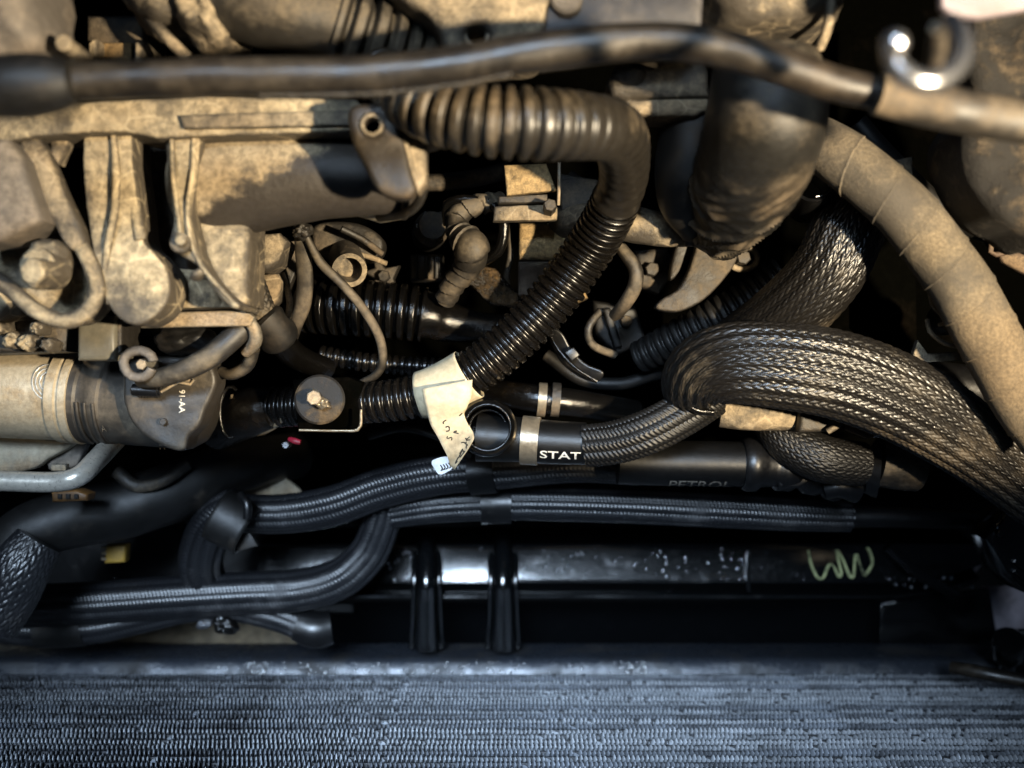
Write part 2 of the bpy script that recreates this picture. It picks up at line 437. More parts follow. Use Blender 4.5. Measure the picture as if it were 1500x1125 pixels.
# ================================================================== top row, close to the lens
# hose that crosses the top
t = thing('rubber_hose', 'dusty black rubber hose crossing the whole top edge out of focus', 'hose', (700, 110, .2))
hp = Path([(-40, 122, .2, 27), (60, 122, .2, 27), (180, 118, .2, 28), (320, 113, .2, 29), (450, 113, .2, 29), (560, 109, .2, 29), (660, 98, .2, 29), (760, 80, .2, 29), (860, 67, .2, 28),
           (950, 60, .2, 27), (1040, 68, .2, 27), (1130, 92, .2, 27), (1220, 122, .2, 25), (1300, 140, .2, 24)])
sweep('hose_body', hp, M_rub, t, jitter=.05)
sweep('sleeve', [(1285, 138, .205, 30), (1380, 158, .205, 32), (1460, 172, .205, 32), (1560, 186, .205, 32)], M_rubl, t, jitter=.04)
sweep('end_knob', [(-30, 128, .205, 42), (30, 126, .205, 46), (80, 122, .205, 40), (108, 120, .205, 30)], M_rubd, t, n_len=24, jitter=.03)
s_a, s_b = hp.s_of_px(380), hp.s_of_px(745)
V = []; F = []
for k in range(70):                                       # ragged moulding flash along the underside
    for e, s in enumerate((s_a+(s_b-s_a)*k/70, s_a+(s_b-s_a)*(k+.8)/70)):
        lo_, hi_ = hp.surf(s, -1.15, -.0006)[0], hp.surf(s, -1.35, .0012+.0012*random.random())[0]
        V += [lo_, hi_]
    b = len(V)-4; F.append((b, b+1, b+3, b+2))
o = mk('moulding_flash', np.array(V), F, M_rub, t); md = o.modifiers.new('s', 'SOLIDIFY'); md.thickness = .0006

# hook at the upper right
t = thing('catch_hook', 'bright zinc bonnet catch hook above the right end of the hose', 'hook', (1355, 90, .3))
sweep('hook_loop', [(1392, 30, .29, 13), (1408, 52, .3, 15), (1408, 85, .305, 16), (1385, 112, .308, 16), (1350, 120, .31, 16), (1320, 105, .31, 16), (1305, 78, .31, 15), (1308, 58, .31, 13)], M_chrome, t, n_ang=24)
blob('hook_tip', 1310, 64, .315, 19, 19, .004, M_chrome, t, 2, .0)
sweep('shank', [(1375, 40, .285, 13), (1372, 75, .275, 14), (1365, 110, .265, 14)], M_castd, t, n_ang=20)
tag(plate('mounting_plate', [(1380, -40), (1380, 8), (1395, 22), (1440, 24), (1560, 2), (1560, -40)], .21, .006, M_lav, None, smooth=False), 'pale lavender metal plate in the top right corner', 'plate')
t = thing('heat_insulation', 'pitted brown insulation pad along the right edge behind the hose', 'insulation', (1470, 160, .1))
plate('pad', [(1440, 10), (1560, -20), (1560, 330), (1500, 330), (1455, 300), (1420, 235), (1415, 190), (1440, 140), (1425, 90)], .11, .05, M_insul, t, .006, sub=4, rough=.006)

# pieces along the top edge
t = thing('cylinder_head_cover', 'pale dusty cast cover with a threaded hole at the top centre', 'engine cover', (700, 40, .1))
plate('cover_plate', [(540, -60), (585, -5), (622, 18), (642, 46), (652, 76), (690, 92), (740, 88), (790, 78), (800, 20), (790, -60)], .135, .035, M_cast, t, .004, holes=[(698, 50, 17)], sub=2, rough=.002)
sweep('thread_insert', Path([tuple(P(698+17*math.cos(a), 50+17*math.sin(a), .132-.0006*a))+(.0011,) for a in np.linspace(0, 8*math.pi, 60)], True), M_steel, t, n_ang=8, n_len=180)
disc('hole_bottom', 698, 50, .108, 22, .004, M_shade, t)
tag(plate('smooth_cover', [(775, -50), (1035, -50), (1030, 40), (1000, 62), (900, 70), (790, 82), (770, 60)], .125, .03, M_greycast if False else dusty('slate_cover_plastic', (52, 52, 56), (84, 80, 78), .4, .45, .8, 20, .12), None, .004, smooth=False), 'smooth slate grey plastic cover above the hose, right of the threaded hole', 'engine cover')
disc('washer', 830, -5, .131, 24, .006, M_greycast, tag(bpy.data.objects['smooth_cover'], 'smooth slate grey plastic cover above the hose, right of the threaded hole', 'engine cover'))
t = thing('air_bellows', 'tan ribbed rubber air duct bellows at the top left of centre', 'air duct', (480, 40, .1))
bp_ = Path([(330, -10, .115, 62), (400, 5, .115, 66), (470, 22, .112, 62), (540, 48, .105, 52), (600, 72, .095, 44), (660, 96, .085, 38)])
sb = bp_.s_of_px(495)
sweep('duct_cuff', bp_, M_rubl, t, s1=sb, jitter=.05, n_ang=48)
sweep('ribbed_section', bp_, M_rubl, t, s0=sb, n_len=120, n_ang=48, h=corr(.0092, .006))
t = thing('upper_left_casting', 'lobed tan casting at the top left above the hose', 'casting', (260, 20, .1))
blob('upper_lobe', 262, -8, .10, 78, 62, .035, M_cast, t, 2.2, .2, .5, 3)
blob('lower_lobe', 315, 38, .105, 40, 46, .03, M_cast, t, 2.2, .2, .9, 5)
sweep('casting_web', [(205, 10, .11, 9), (240, 50, .12, 9), (275, 85, .115, 9)], M_cast, t, n_ang=16)
t = thing('mounting_boss', 'dark square boss with two pale side ribs at top left', 'boss', (165, 65, .1))
plate('boss_face', rect(124, 20, 208, 110), .085, .04, M_castd, t, .004, smooth=False)
for x in (134, 202): plate('side_rib', rect(x-6, 55, x+6, 108), .10, .03, M_cast, t, .003, smooth=False)
plate('dirt_pocket', rect(146, 62, 192, 106), .089, .004, M_grit, t, .001, smooth=False)
t = thing('corner_housing', 'blurred grey brown housing in the top left corner', 'housing', (40, 40, .16))
blob('housing_shell', 20, 20, .15, 68, 92, .03, M_greycast, t, 3, .12, .25, 9)
disc('housing_stud', 92, 62, .17, 12, .03, M_cast, t)
disc('housing_stud', 104, 98, .19, 10, .03, M_cast, t)
t = thing('top_right_housing', 'rounded tan housing at the top right with a thin raised fin', 'housing', (1130, 20, .12))
blob('housing_shell', 1120, -15, .10, 108, 78, .04, M_cast, t, 2.8, .12, 0, 2)
sweep('fin', [(1205, -40, .13, 8), (1216, 0, .135, 8), (1212, 40, .13, 8), (1200, 70, .12, 8)], M_cast, t, n_ang=14)

# cast block under the hose
t = thing('cast_block', 'sandy cast metal block under the hose right of the big conduit', 'casting', (970, 130, .08))
plate('block_upper', [(905, 88), (1030, 84), (1040, 100), (1040, 140), (900, 142), (890, 120)], .088, .03, M_cast, t, .005, smooth=False, sub=2, rough=.001)
plate('block_lower', [(898, 143), (1040, 141), (1040, 158), (1020, 168), (960, 168), (900, 162)], .084, .03, M_cast, t, .004, smooth=False, sub=2, rough=.001)
plate('lug', [(990, 172), (1042, 162), (1046, 185), (1020, 205), (985, 200)], .055, .02, M_castd, t, .003, smooth=False)
blob('corner_bulge', 922, 112, .084, 26, 20, .008, M_cast, t, 2.2, .1)

# ================================================================== left: intake manifold
t = thing('intake_manifold', 'dusty tan intake manifold with outlet pipe at the upper left', 'manifold', (300, 300, .03))
plate('top_rail', [(-60, 172), (60, 152), (300, 140), (520, 144), (536, 160), (532, 186), (505, 192), (290, 199), (230, 203), (180, 192), (120, 194), (50, 200), (-60, 222)], .112, .03, M_casth, t, .0018, smooth=False, sub=3, rough=.001)
plate('rail_label_pad', [(262, 168), (515, 160), (518, 183), (268, 188)], .1155, .006, M_cast, t, .0015, smooth=False)
fa = plate('paddle_flange', [(126, 186), (186, 188), (194, 240), (202, 300), (208, 350), (228, 374), (246, 402), (244, 440), (226, 465), (198, 476), (170, 462), (150, 428), (138, 375), (124, 290)], .102, .028, M_casth, t, .0013, sub=3, rough=.0022)
sweep('paddle_ridge', [(166, 196, .103, 5), (170, 250, .104, 6), (168, 310, .104, 6), (158, 360, .103, 6), (154, 410, .101, 5), (160, 445, .1, 4)], M_casth, fa, n_ang=14)
sweep('paddle_shoulder', [(184, 200, .098, 9), (196, 290, .099, 9), (206, 352, .1, 9)], M_casth, fa, n_ang=14)
plate('recess_wall', [(170, 185), (275, 185), (275, 395), (205, 400), (170, 380)], .045, .02, dusty('recess_plastic', (70, 64, 58), (116, 104, 88), .4, .55, .9, 30, .25), t, .002, smooth=False)
plate('throttle_body', [(284, 194), (520, 192), (536, 200), (470, 222), (420, 262), (364, 300), (362, 446), (344, 446), (304, 400), (280, 330)], .090, .04, M_casth, t, .005, smooth=False, sub=3, rough=.002)
fb = plate('throttle_flange', [(246, 198), (290, 196), (288, 250), (280, 318), (296, 380), (326, 424), (350, 446), (342, 452), (322, 436), (302, 410), (287, 388), (262, 372), (249, 350), (254, 318), (245, 262)], .106, .04, M_casth, t, .0015, sub=3, rough=.0015)
disc('bolt_tab', 262, 355, .112, 15, .03, M_cast, fb)
disc('tab_bolt', 264, 352, .116, 8, .01, M_casth, fb)
blob('lug', 292, 402, .104, 14, 8, .006, M_cast, fb, 2.2, .1, .5)
sweep('flange_rib', [(252, 205, .108, 4), (254, 260, .109, 4), (262, 320, .109, 4), (264, 345, .109, 4)], M_casth, fb, n_ang=12)
sweep('flange_rib', [(284, 202, .107, 4), (282, 250, .107, 4), (275, 320, .107, 4), (292, 384, .107, 4), (340, 442, .105, 4)], M_casth, fb, n_ang=12)
plate('lower_gusset', [(236, 392), (292, 395), (352, 450), (236, 452)], .07, .01, M_casth, t, .001, smooth=False, sub=2, rough=.001)
pp = Path([(296, 276, .070, 80), (335, 272, .076, 75), (400, 266, .08, 68), (480, 260, .082, 60), (550, 262, .082, 53), (596, 266, .08, 48), (606, 267, .079, 46)])
op = sweep('outlet_pipe', pp, M_pipe, t, n_ang=64, jitter=.02)
s_e = pp.L
sweep('pipe_lip', Path([tuple(pp.surf(s_e-.004, a, .0008)[0])+(.0022,) for a in np.linspace(-2.4, 1.4, 40)], True), M_castd, op, n_ang=12)

t = thing('pipe_bracket', 'dark bracket with a bolt hole clamping the manifold outlet pipe', 'bracket', (560, 220, .12))
plate('bracket_face', [(512, 156), (562, 152), (582, 170), (592, 200), (600, 240), (608, 280), (584, 290), (554, 278), (532, 240), (514, 202)], .142, .012, dusty('dark_bracket_plastic', (44, 38, 31), (98, 84, 64), .34, .5, .85, 40, .35, up=.1, stain=.4), t, .003, holes=[(545, 183, 13)], sub=2, rough=.001)
sweep('hole_rim', Path([tuple(P(545+15*math.cos(a), 183+15*math.sin(a), .143))+(.0011,) for a in np.linspace(0, 2*math.pi, 30)], True), M_cast, t, n_ang=10)
disc('hole_bottom', 545, 183, .12, 22, .004, M_shade, t)
plate('bracket_tab', [(574, 172), (602, 172), (630, 182), (646, 196), (640, 212), (624, 216), (624, 266), (612, 282), (600, 268), (590, 230), (580, 198)], .136, .014, M_cast, t, .003, smooth=False, sub=2, rough=.001)
sweep('tab_rib', [(584, 178, .138, 5), (596, 220, .139, 5), (606, 265, .137, 5)], M_cast, t, n_ang=12)
plate('wear_pad', [(508, 306), (545, 284), (596, 278), (606, 292), (590, 312), (550, 318)], .070, .02, M_cream, t, .003, smooth=False, tilt=(0, .5))  # cream plate painting in the lit underside of the pipe end
sweep('clamp_strap', [(556, 318, .07, 7), (590, 314, .09, 7), (612, 298, .105, 7), (622, 272, .115, 7)], M_castd, t, n_ang=16)

# left bracket with bolt
t = thing('mount_bracket', 'dusty loop bracket round a bolt at the left edge', 'bracket', (70, 380, .06))
plate('bracket_plate', [(-60, 330), (20, 335), (80, 325), (112, 348), (140, 400), (144, 436), (122, 466), (92, 474), (58, 464), (28, 440), (-10, 420), (-60, 400)], .085, .025, M_casth, t, .004, sub=3, rough=.003)
sweep('rim', [(70, 300, .09, 10), (100, 330, .1, 11), (132, 385, .104, 12), (142, 428, .104, 12), (124, 460, .104, 12), (92, 470, .104, 12), (55, 456, .104, 12), (20, 428, .102, 12), (-30, 390, .1, 12)], M_casth, t, n_ang=20, jitter=.08)
plate('diagonal_strap', [(26, 205), (46, 196), (64, 215), (92, 280), (122, 350), (100, 365), (72, 320), (48, 262)], .108, .012, M_cast, t, .003, sub=2, rough=.0015)
plate('cross_tab', [(28, 238), (50, 226), (60, 236), (48, 256), (34, 262)], .100, .008, M_cast, t, .002, smooth=False)
plate('cross_tab', [(48, 300), (66, 285), (76, 296), (60, 316)], .098, .008, M_cast, t, .002, smooth=False)
plate('corner_web', [(70, 192), (95, 190), (98, 208), (84, 240), (74, 228)], .10, .01, M_cast, t, .002, smooth=False)
tag(plate('cover_box', [(-60, 200), (8, 202), (30, 230), (52, 300), (60, 322), (0, 352), (-60, 360)], .122, .03, M_greycast, None, .004, smooth=False, sub=2, rough=.001), 'grey dusty box beside the diagonal strap at the left edge', 'box')
t = thing('mounting_bolt', 'dusty hexagon bolt sitting in the loop bracket at the left edge', 'bolt', (55, 390, .09))
disc('bolt_flange', 52, 394, .116, 31, .014, M_casth, t, tilt=(-.2, -.1))
disc('bolt_head', 46, 398, .127, 21, .014, M_casth, t, tilt=(-.2, -.1), sides=6)

blob('spacer', 76, 378, .102, 30, 26, .012, M_casth, t, 2.4, .1)
tag(blob('lower_left_lump', 5, 440, .05, 42, 32, .03, M_casth, None, 2.2, .2, 0, 4), 'rounded dusty lump under the loop bracket at the left edge', 'casting')

# ================================================================== left: starter motor
t = thing('starter_motor', 'cylindrical starter motor with dark end cap at the left', 'motor', (150, 585, -.03))
a0, a1 = P(-90, 572, -.012), P(118, 580, -.012); r = M(66, -.01)
bd = lathe('motor_body', a0, a1, [(0, r*.98), (.55, r), (.93, r), (1, r*.97)], M_alu, t, 72)
b0, b1 = P(94, 578, -.012), P(128, 580, -.012)
lathe('collar_ring', b0, b1, [(0, r*1.0), (.08, r*1.07), (.45, r*1.07), (.5, r*1.03), (.6, r*1.03), (.65, r*1.08), (.95, r*1.08), (1, r*1.02)], M_alu, t, 72)
c0, c1 = P(126, 580, -.012), P(306, 594, -.006)
cp = lathe('end_cap', c0, c1, [(0, r*1.04), (.08, r*1.04), (.10, r*1.0), (.16, r*1.0), (.18, r*1.03), (.26, r*1.03), (.28, r*.99), (.33, r*.99), (.35, r*1.01), (.8, r*1.0), (.9, r*.96), (.97, r*.84), (1, r*.7)], M_cap, t, 72)
cl = Path([tuple(c0)+(r,), tuple((c0+c1)/2)+(r,), tuple(c1)+(r,)], True)
# flat land with scalloped edge on the cap, towards the lens
plate('cap_land', [(192, 528), (296, 522), (312, 540), (316, 562), (306, 588), (300, 600), (292, 622), (276, 640), (268, 660), (240, 655), (205, 634), (186, 606), (180, 570)], .030, .022, M_cap, cp, .0025, sub=2, rough=.0005)
V2, F2 = text_flat('91-AA', .01)                            # moulded number, reads downwards
vv = [P(262 + 9*y_, 571 + 34*x_, .0306) + Vector((0, 0, .0002)) for x_, y_, _ in V2]
o = mk('moulded_number', vv, F2, M_white, cp); md = o.modifiers.new('s', 'SOLIDIFY'); md.thickness = .0005
for ch, x, y, sz in (('A', 160, 622, 9), ('H', 180, 612, 8), ('H', 224, 650, 10)):
    V2, F2 = text_flat(ch, .01)
    vv = []
    for x_, y_, _ in V2:
        px_, py_ = x + sz*x_*.8, y + sz*(1-y_); th = math.asin(max(-1, min(1, (585-py_)/70)))
        vv.append(P(px_, py_, 0) * 1 + Vector((0, 0, -.012 + (r*1.035)*math.cos(th)*1.0 + .0006)))
    mk('moulded_letter', vv, F2, M_cast, cp)
for x in (142, 153, 165): sweep('cap_rib', Path([tuple(P(x, 0, 0)*0 + c0 + (c1-c0)*((x-126)/180) + Vector((0, -math.sin(a)*r*1.035, math.cos(a)*r*1.035)))+(.0011,) for a in np.linspace(.1, 1.35, 24)], True), M_cap, cp, n_ang=10)
disc('cap_pip', 238, 618, .0335, 5, .006, M_cap, cp)
plate('cap_clip', rect(232, 642, 262, 654), .024, .012, M_castd, cp, .001, smooth=False)
for rr in (8, 14, 20, 25):                                  # stamped round mark on the body
    pts = []
    for a in np.linspace(1.2, 4.9 if rr > 10 else 7.4, 26):
        px_, py_ = 72+rr*math.cos(a), 560-rr*1.05*math.sin(a)
        hh = math.sqrt(max(0, r*r - M(575-py_, 0)**2))
        q = P(px_, py_, .03); q.z = -.012 + hh; pts.append(tuple(P(px_, py_, q.z))+(.0005,))
    sweep('stamped_ring', Path(pts, True), M_alut, bd, n_ang=8)
for k, (x, y, a) in enumerate([(4, 478, 14), (22, 500, 12), (46, 502, 13), (60, 482, 11), (76, 506, 10)]): blob('gear_tooth', x, y, .046, a, a*.9, .009, M_casth, t, 2.4, .25, .3*k, k)
plate('gear_housing', [(-60, 455), (60, 450), (100, 480), (95, 515), (-60, 520)], .036, .03, M_castd, t, .003, smooth=False, sub=2, rough=.001)
plate('solenoid_box', rect(112, 462, 168, 528), .048, .03, dusty('olive_grey_plastic', (104, 100, 88), (136, 124, 102), .3, .45, .8, 20, .1), t, .003, smooth=False)
plate('solenoid_side', rect(168, 466, 178, 520), .044, .03, M_castd, t, .002, smooth=False)

t = thing('steel_bracket', 'pale steel bar bracket above the starter motor cap', 'bracket', (300, 470, .03))
plate('bar', [(205, 458), (360, 454), (372, 464), (366, 477), (205, 480)], .062, .008, M_steel, t, .0015, smooth=False)
sweep('bent_end', [(360, 466, .057, 9), (372, 480, .055, 9), (374, 500, .048, 10), (360, 516, .04, 8)], M_steel, t, n_ang=16)
plate('upper_edge', [(205, 447), (345, 447), (345, 452), (205, 453)], .060, .012, M_steel, t, .001, smooth=False)

t = thing('starter_cable', 'thick grey cable curving over the starter motor cap', 'cable', (280, 520, .04))
sweep('cable_jacket', [(358, 478, .048, 17), (335, 500, .052, 17), (305, 524, .054, 17), (270, 542, .054, 16), (235, 553, .05, 14), (205, 556, .045, 12)], M_rubl, t, n_ang=28)
sweep('cable_eye', Path([tuple(P(203+22*math.cos(a)*(1+.05*math.sin(3*a)), 533-20*math.sin(a), .056))+(M(7, .05),) for a in np.linspace(.2, 2*math.pi-.35, 44)], True), M_greycast, t, n_ang=14)
disc('terminal_stud', 206, 534, .058, 8, .02, M_steel, t, sides=6)
blob('rubber_boot', 275, 498, .03, 45, 22, .012, M_rubd, t, 2.4, .15)
sweep('thin_wire', [(372, 510, .04, 9), (362, 535, .03, 10), (340, 548, .025, 9), (325, 545, .02, 8)], M_rubl, t, n_ang=16)
t = thing('suppressor', 'small black capacitor with wire leads on the starter motor cap', 'capacitor', (215, 572, .04))
lathe('capacitor_body', P(193, 571, .038), P(236, 573, .038), [(0, M(6, .04)), (.05, M(9, .04)), (.9, M(9, .04)), (.93, M(7, .04)), (1, M(7, .04))], M_blk, t, 24)
for k in range(7): plate('body_rib', rect(203+k*4.4, 577, 205.2+k*4.4, 583), .037, .004, M_blk, t, .0004, smooth=False)
sweep('lead', [(236, 574, .038, 2.4), (250, 566, .038, 2.4), (262, 560, .038, 2.4), (280, 563, .038, 2.4), (284, 556, .038, 2.4)], M_steel, t, n_ang=8)
plate('terminal_tag', rect(256, 551, 282, 559), .037, .002, M_steel, t, .0004, smooth=False)

# pipe and plastics below the starter
tag(sweep('aluminium_pipe', [(-60, 703, .03, 15), (20, 705, .03, 15), (80, 706, .03, 15), (115, 698, .03, 15), (140, 675, .014, 15), (162, 652, -.02, 15), (190, 622, -.06, 15), (220, 596, -.09, 15)], M_alut, None, n_ang=32), 'bright bent aluminium pipe below the starter motor', 'pipe')
tag(plate('cream_guard', [(-60, 642), (60, 640), (112, 640), (100, 655), (70, 672), (35, 690), (-60, 694)], -.03, .012, M_cream, None, .003, sub=2, rough=.001), 'cream plastic guard between starter motor and bent aluminium pipe', 'guard')
t = thing('pipe_clip', 'grey clip behind the bend of the aluminium pipe', 'clip', (100, 670, -.04))
plate('clip_plate', [(62, 660), (118, 640), (128, 650), (112, 682), (88, 692), (70, 688)], -.038, .008, M_greycast, t, .002, smooth=False)
plate('clip_foot', rect(74, 680, 96, 690), -.033, .006, M_steel, t, .001, smooth=False)
t = thing('orange_connector', 'small orange connector under the bent aluminium pipe', 'connector', (100, 726, -.06))
plate('connector_body', [(74, 720), (112, 718), (128, 724), (126, 734), (76, 736)], -.05, .015, M_orange, t, .002, smooth=False)
for k in range(3): plate('contact_slot', rect(84+k*12, 724, 90+k*12, 731), -.0485, .003, M_ink, t, .0003, smooth=False)

# ================================================================== main corrugated conduit
t = thing('corrugated_conduit', 'long black corrugated conduit bending from top centre down to the disc clip', 'conduit', (800, 400, .02))
mc = Path([(560, 104, .118, 32), (592, 138, .14, 40), (640, 162, .155, 45), (710, 177, .16, 48), (790, 182, .158, 50), (855, 185, .145, 48), (900, 194, .118, 45), (914, 232, .08, 38), (908, 280, .045, 35), (872, 350, .012, 35),
           (815, 430, 0, 35), (760, 490, -.005, 34), (700, 540, -.01, 33), (640, 572, -.015, 32), (570, 587, -.02, 29), (500, 592, -.03, 28), (400, 597, -.042, 28), (340, 602, -.055, 28)])
d = D0 - mc.c[:, 2]; ypx = 562.5 - mc.c[:, 1]/d*FPX; xpx = mc.c[:, 0]/d*FPX+750
s1 = mc.s[np.argmin(abs(xpx[:len(xpx)//2]-868))]; s2 = mc.s[np.argmax(ypx > 292)]
def fade(pitch, amp, sA, sB, tail=.03):
    f = corr(pitch, amp)
    return lambda S, TH, r: f(S, TH, r)*np.clip((sB-S)/tail+.12, .12, 1)
sweep('near_section', mc, M_conduitn, t, s1=s1, n_len=300, n_ang=64, h=fade(.0069, .0036, 0, s1, .045))
sweep('smooth_elbow', mc, M_conduitn, t, s0=s1, s1=s2, n_len=60, n_ang=64, h=lambda S, TH, r: .0002*np.sin(2*math.pi*S/.0022))
sweep('far_section', mc, M_conduit, t, s0=s2, n_len=900, n_ang=56, h=corr(.0056, .0026))
# paper tag on the conduit
t = thing('paper_tag', 'cream paper tag wrapped round the corrugated conduit with a curled tail', 'tag', (650, 600, .0))
sa, sb = mc.s_of_px(690) if False else None, None
lowhalf = len(xpx)//2
sP = lambda x: mc.s[lowhalf + np.argmin(abs(xpx[lowhalf:]-x))]
wr = sweep('wrap', mc, M_paper, t, s0=sP(688), s1=sP(616), n_len=20, n_ang=48, dr=.0022, caps=False, h=lambda S, TH, r: .0005*np.sin(TH*2+S*90))
md = wr.modifiers.new('s', 'SOLIDIFY'); md.thickness = .0004
Le = [(618, 570, .010), (622, 590, .009), (626, 606, .005), (632, 624, .003), (641, 640, .006), (648, 654, .011), (655, 668, .011), (659, 681, .007)]
Ri = [(692, 556, .012), (690, 580, .011), (684, 597, .008), (680, 606, .005), (685, 620, .004), (694, 636, .007), (691, 650, .011), (666, 688, .007)]
LL = catmull([tuple(P(*p)) for p in Le], 40); RR = catmull([tuple(P(*p)) for p in Ri], 40)
V = []; F = []; NW = 12
for i in range(40):
    for j in range(NW+1):
        f = j/NW; q = LL[i]*(1-f)+RR[i]*f
        q = q + np.array([0, 0, .0026*math.sin(math.pi*f)*math.sin(i/39*5.5+.6)])
        V.append(q)
for i in range(39):
    for j in range(NW): a = i*(NW+1)+j; F.append((a, a+1, a+NW+2, a+NW+1))
tl = mk('tail', np.array(V), F, M_paper, t); md = tl.modifiers.new('s', 'SOLIDIFY'); md.thickness = .0004
G = np.array(V).reshape(40, NW+1, 3)
def tq(u, v):                                               # point on the tail, u down, v across
    i = min(38.999, max(0, u*39)); j = min(NW-.001, max(0, v*NW)); a, b = int(i), int(j); fi, fj = i-a, j-b
    return Vector(G[a, b]*(1-fi)*(1-fj)+G[a+1, b]*fi*(1-fj)+G[a, b+1]*(1-fi)*fj+G[a+1, b+1]*fi*fj)
random.seed(11)
for k in range(15):                                         # illegible worn print
    u0, v0 = .38+.56*random.random(), .25+.65*random.random()
    if k < 9: u0, v0 = .72+.24*(k/9), .72+.20*math.sin(k*2.1)*.5
    pts = [(u0+.012*m+random.uniform(-.02, .02), v0+random.uniform(-.09, .09)) for m in range(4)]
    sweep('worn_print', Path([tuple(tq(min(.985, max(.01, a)), min(.97, max(.03, b))) + Vector((0, 0, .0004)))+(.00042,) for a, b in pts], True), M_ink, tl, n_ang=6, n_len=10)
cu_ = plate('curled_tip', [(632, 676), (657, 669), (664, 682), (660, 688), (646, 695), (638, 690)], -.003, .0008, M_paperw, t, .0002, tilt=(.5, -.4))
for k in range(4): sweep('worn_print', [(645+k*4, 681-k, .0005-.001, .9), (648+k*4, 686-k, .0, .9), (646+k*4, 689-k, -.001, .9)], M_ink, cu_, n_ang=6, n_len=8)
# disc clip on the conduit
t = thing('disc_clip', 'round black clip with a torn centre stud on the corrugated conduit', 'clip', (468, 588, .01))
disc('clip_disc', 468, 585, .012, 36, .006, dusty('scuffed_clip_plastic', (26, 24, 22), (104, 88, 64), .38, .6, .85, 60, .3, up=0, spec=.25), t, n=56, prof=[(0, M(34, 0)), (.5, M(36, 0)), (.85, M(36, 0)), (1, M(33, 0))], tilt=(.08, .1))
disc('stud', 460, 583, .024, 11, .013, M_steel, t, sides=7, tilt=(.25, -.1))
blob('stud_tear', 470, 590, .016, 13, 8, .004, M_band, t, 2, .4, -.3, 8)
plate('clip_box', [(428, 556), (508, 552), (530, 560), (528, 628), (436, 632)], -.012, .03, M_shade, t, .002, smooth=False)
sweep('clip_wire', [(438, 630, -.0, 2), (500, 631, .0, 2), (526, 628, .0, 2.5), (529, 600, .0, 2)], M_band, t, n_ang=8)
# hose union at the left end of the conduit
t = thing('hose_union', 'wet black hose union with a spring clamp at the left end of conduit', 'hose coupling', (370, 600, -.03))
sweep('union_body', [(318, 628, -.07, 32), (345, 612, -.055, 36), (372, 602, -.045, 36), (402, 598, -.04, 30)], M_oil, t, n_ang=40)
for k, (x0, x1, rr) in enumerate([((350, 628), (412, 606), 42), ((340, 622), (408, 600), 40)]):
    cx, cy = 378, 596
    sweep('clamp_ring', Path([tuple(P(cx-4*k+(40-3*k)*math.cos(a), cy+4*k-(36)*math.sin(a), -.035+.012*math.cos(a-.9)-.004*k))+(M(4.2-k, -.03),) for a in np.linspace(2.7, 6.1, 40)], True), M_band, t, n_ang=10)
sweep('clamp_spring', Path([tuple(P(338+16*math.cos(a), 604-38*math.sin(a), -.03))+(M(3, -.03),) for a in np.linspace(1.0, 5.0, 34)], True), M_oil, t, n_ang=10)

# ================================================================== STAT hose, open hose mouth, flat sleeve
t = thing('stat_hose', 'black rubber hose printed STAT with a pale clamp band', 'hose', (800, 650, -.03))
sp_ = Path([(700, 640, -.03, 36), (760, 644, -.028, 33), (810, 648, -.026, 32), (858, 650, -.024, 31)])
sweep('hose_body', sp_, M_hose, t, n_ang=48)
sweep('clamp_band', sp_, M_band, t, s0=sp_.s_of_px(764), s1=sp_.s_of_px(790), n_ang=48, dr=.0014, n_len=8)
V2, F2 = text_flat('STAT', .012)
ss0, ss1 = sp_.s_of_px(794), sp_.s_of_px(852)
V = sp_.surf(ss0+(ss1-ss0)*V2[:, 0], -.74 + .40*V2[:, 1], .0004)
mk('printed_word', V, F2, M_white, t)
t = thing('open_hose_end', 'wet black open hose mouth facing up left of the clamp band', 'hose', (715, 628, -.02))
m0, m1 = P(716, 630, -.05), P(714, 626, -.002); r = M(42, -.01)
lathe('mouth', m0, m1, [(0, r*.96), (.6, r*1.0), (.85, r*1.02), (.95, r), (1, r*.93), (.98, r*.84), (.9, r*.80), (.6, r*.78), (.5, r*.70), (.02, r*.66), (.0, 0.0001)], M_oil, t, 56, 60, False)
for k, rr in enumerate((.80, .66)): sweep('inner_ridge', Path([tuple(m0.lerp(m1, .93-.3*k) + Vector((r*rr*math.cos(a), r*rr*math.sin(a), 0)))+(.0009,) for a in np.linspace(0, 2*math.pi, 40)], True), M_oil, t, n_ang=10)
tag(sweep('flat_sleeve', Path([(856, 653, -.018, 29), (900, 648, -.014, 30), (950, 632, -.01, 31), (1000, 606, -.012, 31), (1045, 578, -.02, 30)]), M_braidd, None, n_len=260, n_ang=150, h=wires(9, .0016, .0028, .0003), flat=.7), 'flat black woven sleeve running from STAT hose to the braided loop', 'cable sleeve')

# PETROL hose
t = thing('petrol_hose', 'smooth black hose printed PETROL with a ring coupling', 'hose', (1020, 690, -.06))
pt = Path([(905, 676, -.06, 33), (960, 678, -.06, 33), (1030, 679, -.06, 33), (1090, 680, -.06, 33)])
sweep('hose_body', pt, M_hose, t, n_ang=48)
V2, F2 = text_flat('PETROL', .004)
ss0, ss1 = pt.s_of_px(978), pt.s_of_px(1068)
mk('printed_word', pt.surf(ss0+(ss1-ss0)*V2[:, 0], -1.36 + .60*V2[:, 1], .0004), F2, M_whited, t)
cq = Path([(1086, 680, -.06, 36), (1115, 681, -.06, 36), (1150, 684, -.062, 32), (1190, 694, -.07, 28), (1225, 706, -.08, 26)])
sweep('coupling', cq, M_blk, t, n_ang=48, h=lambda S, TH, r: .0016*np.tanh(6*np.sin(S*260)))
plate('coupling_tab', [(1140, 696), (1180, 690), (1196, 702), (1170, 716), (1140, 714)], -.05, .01, M_blk, t, .002, smooth=False)
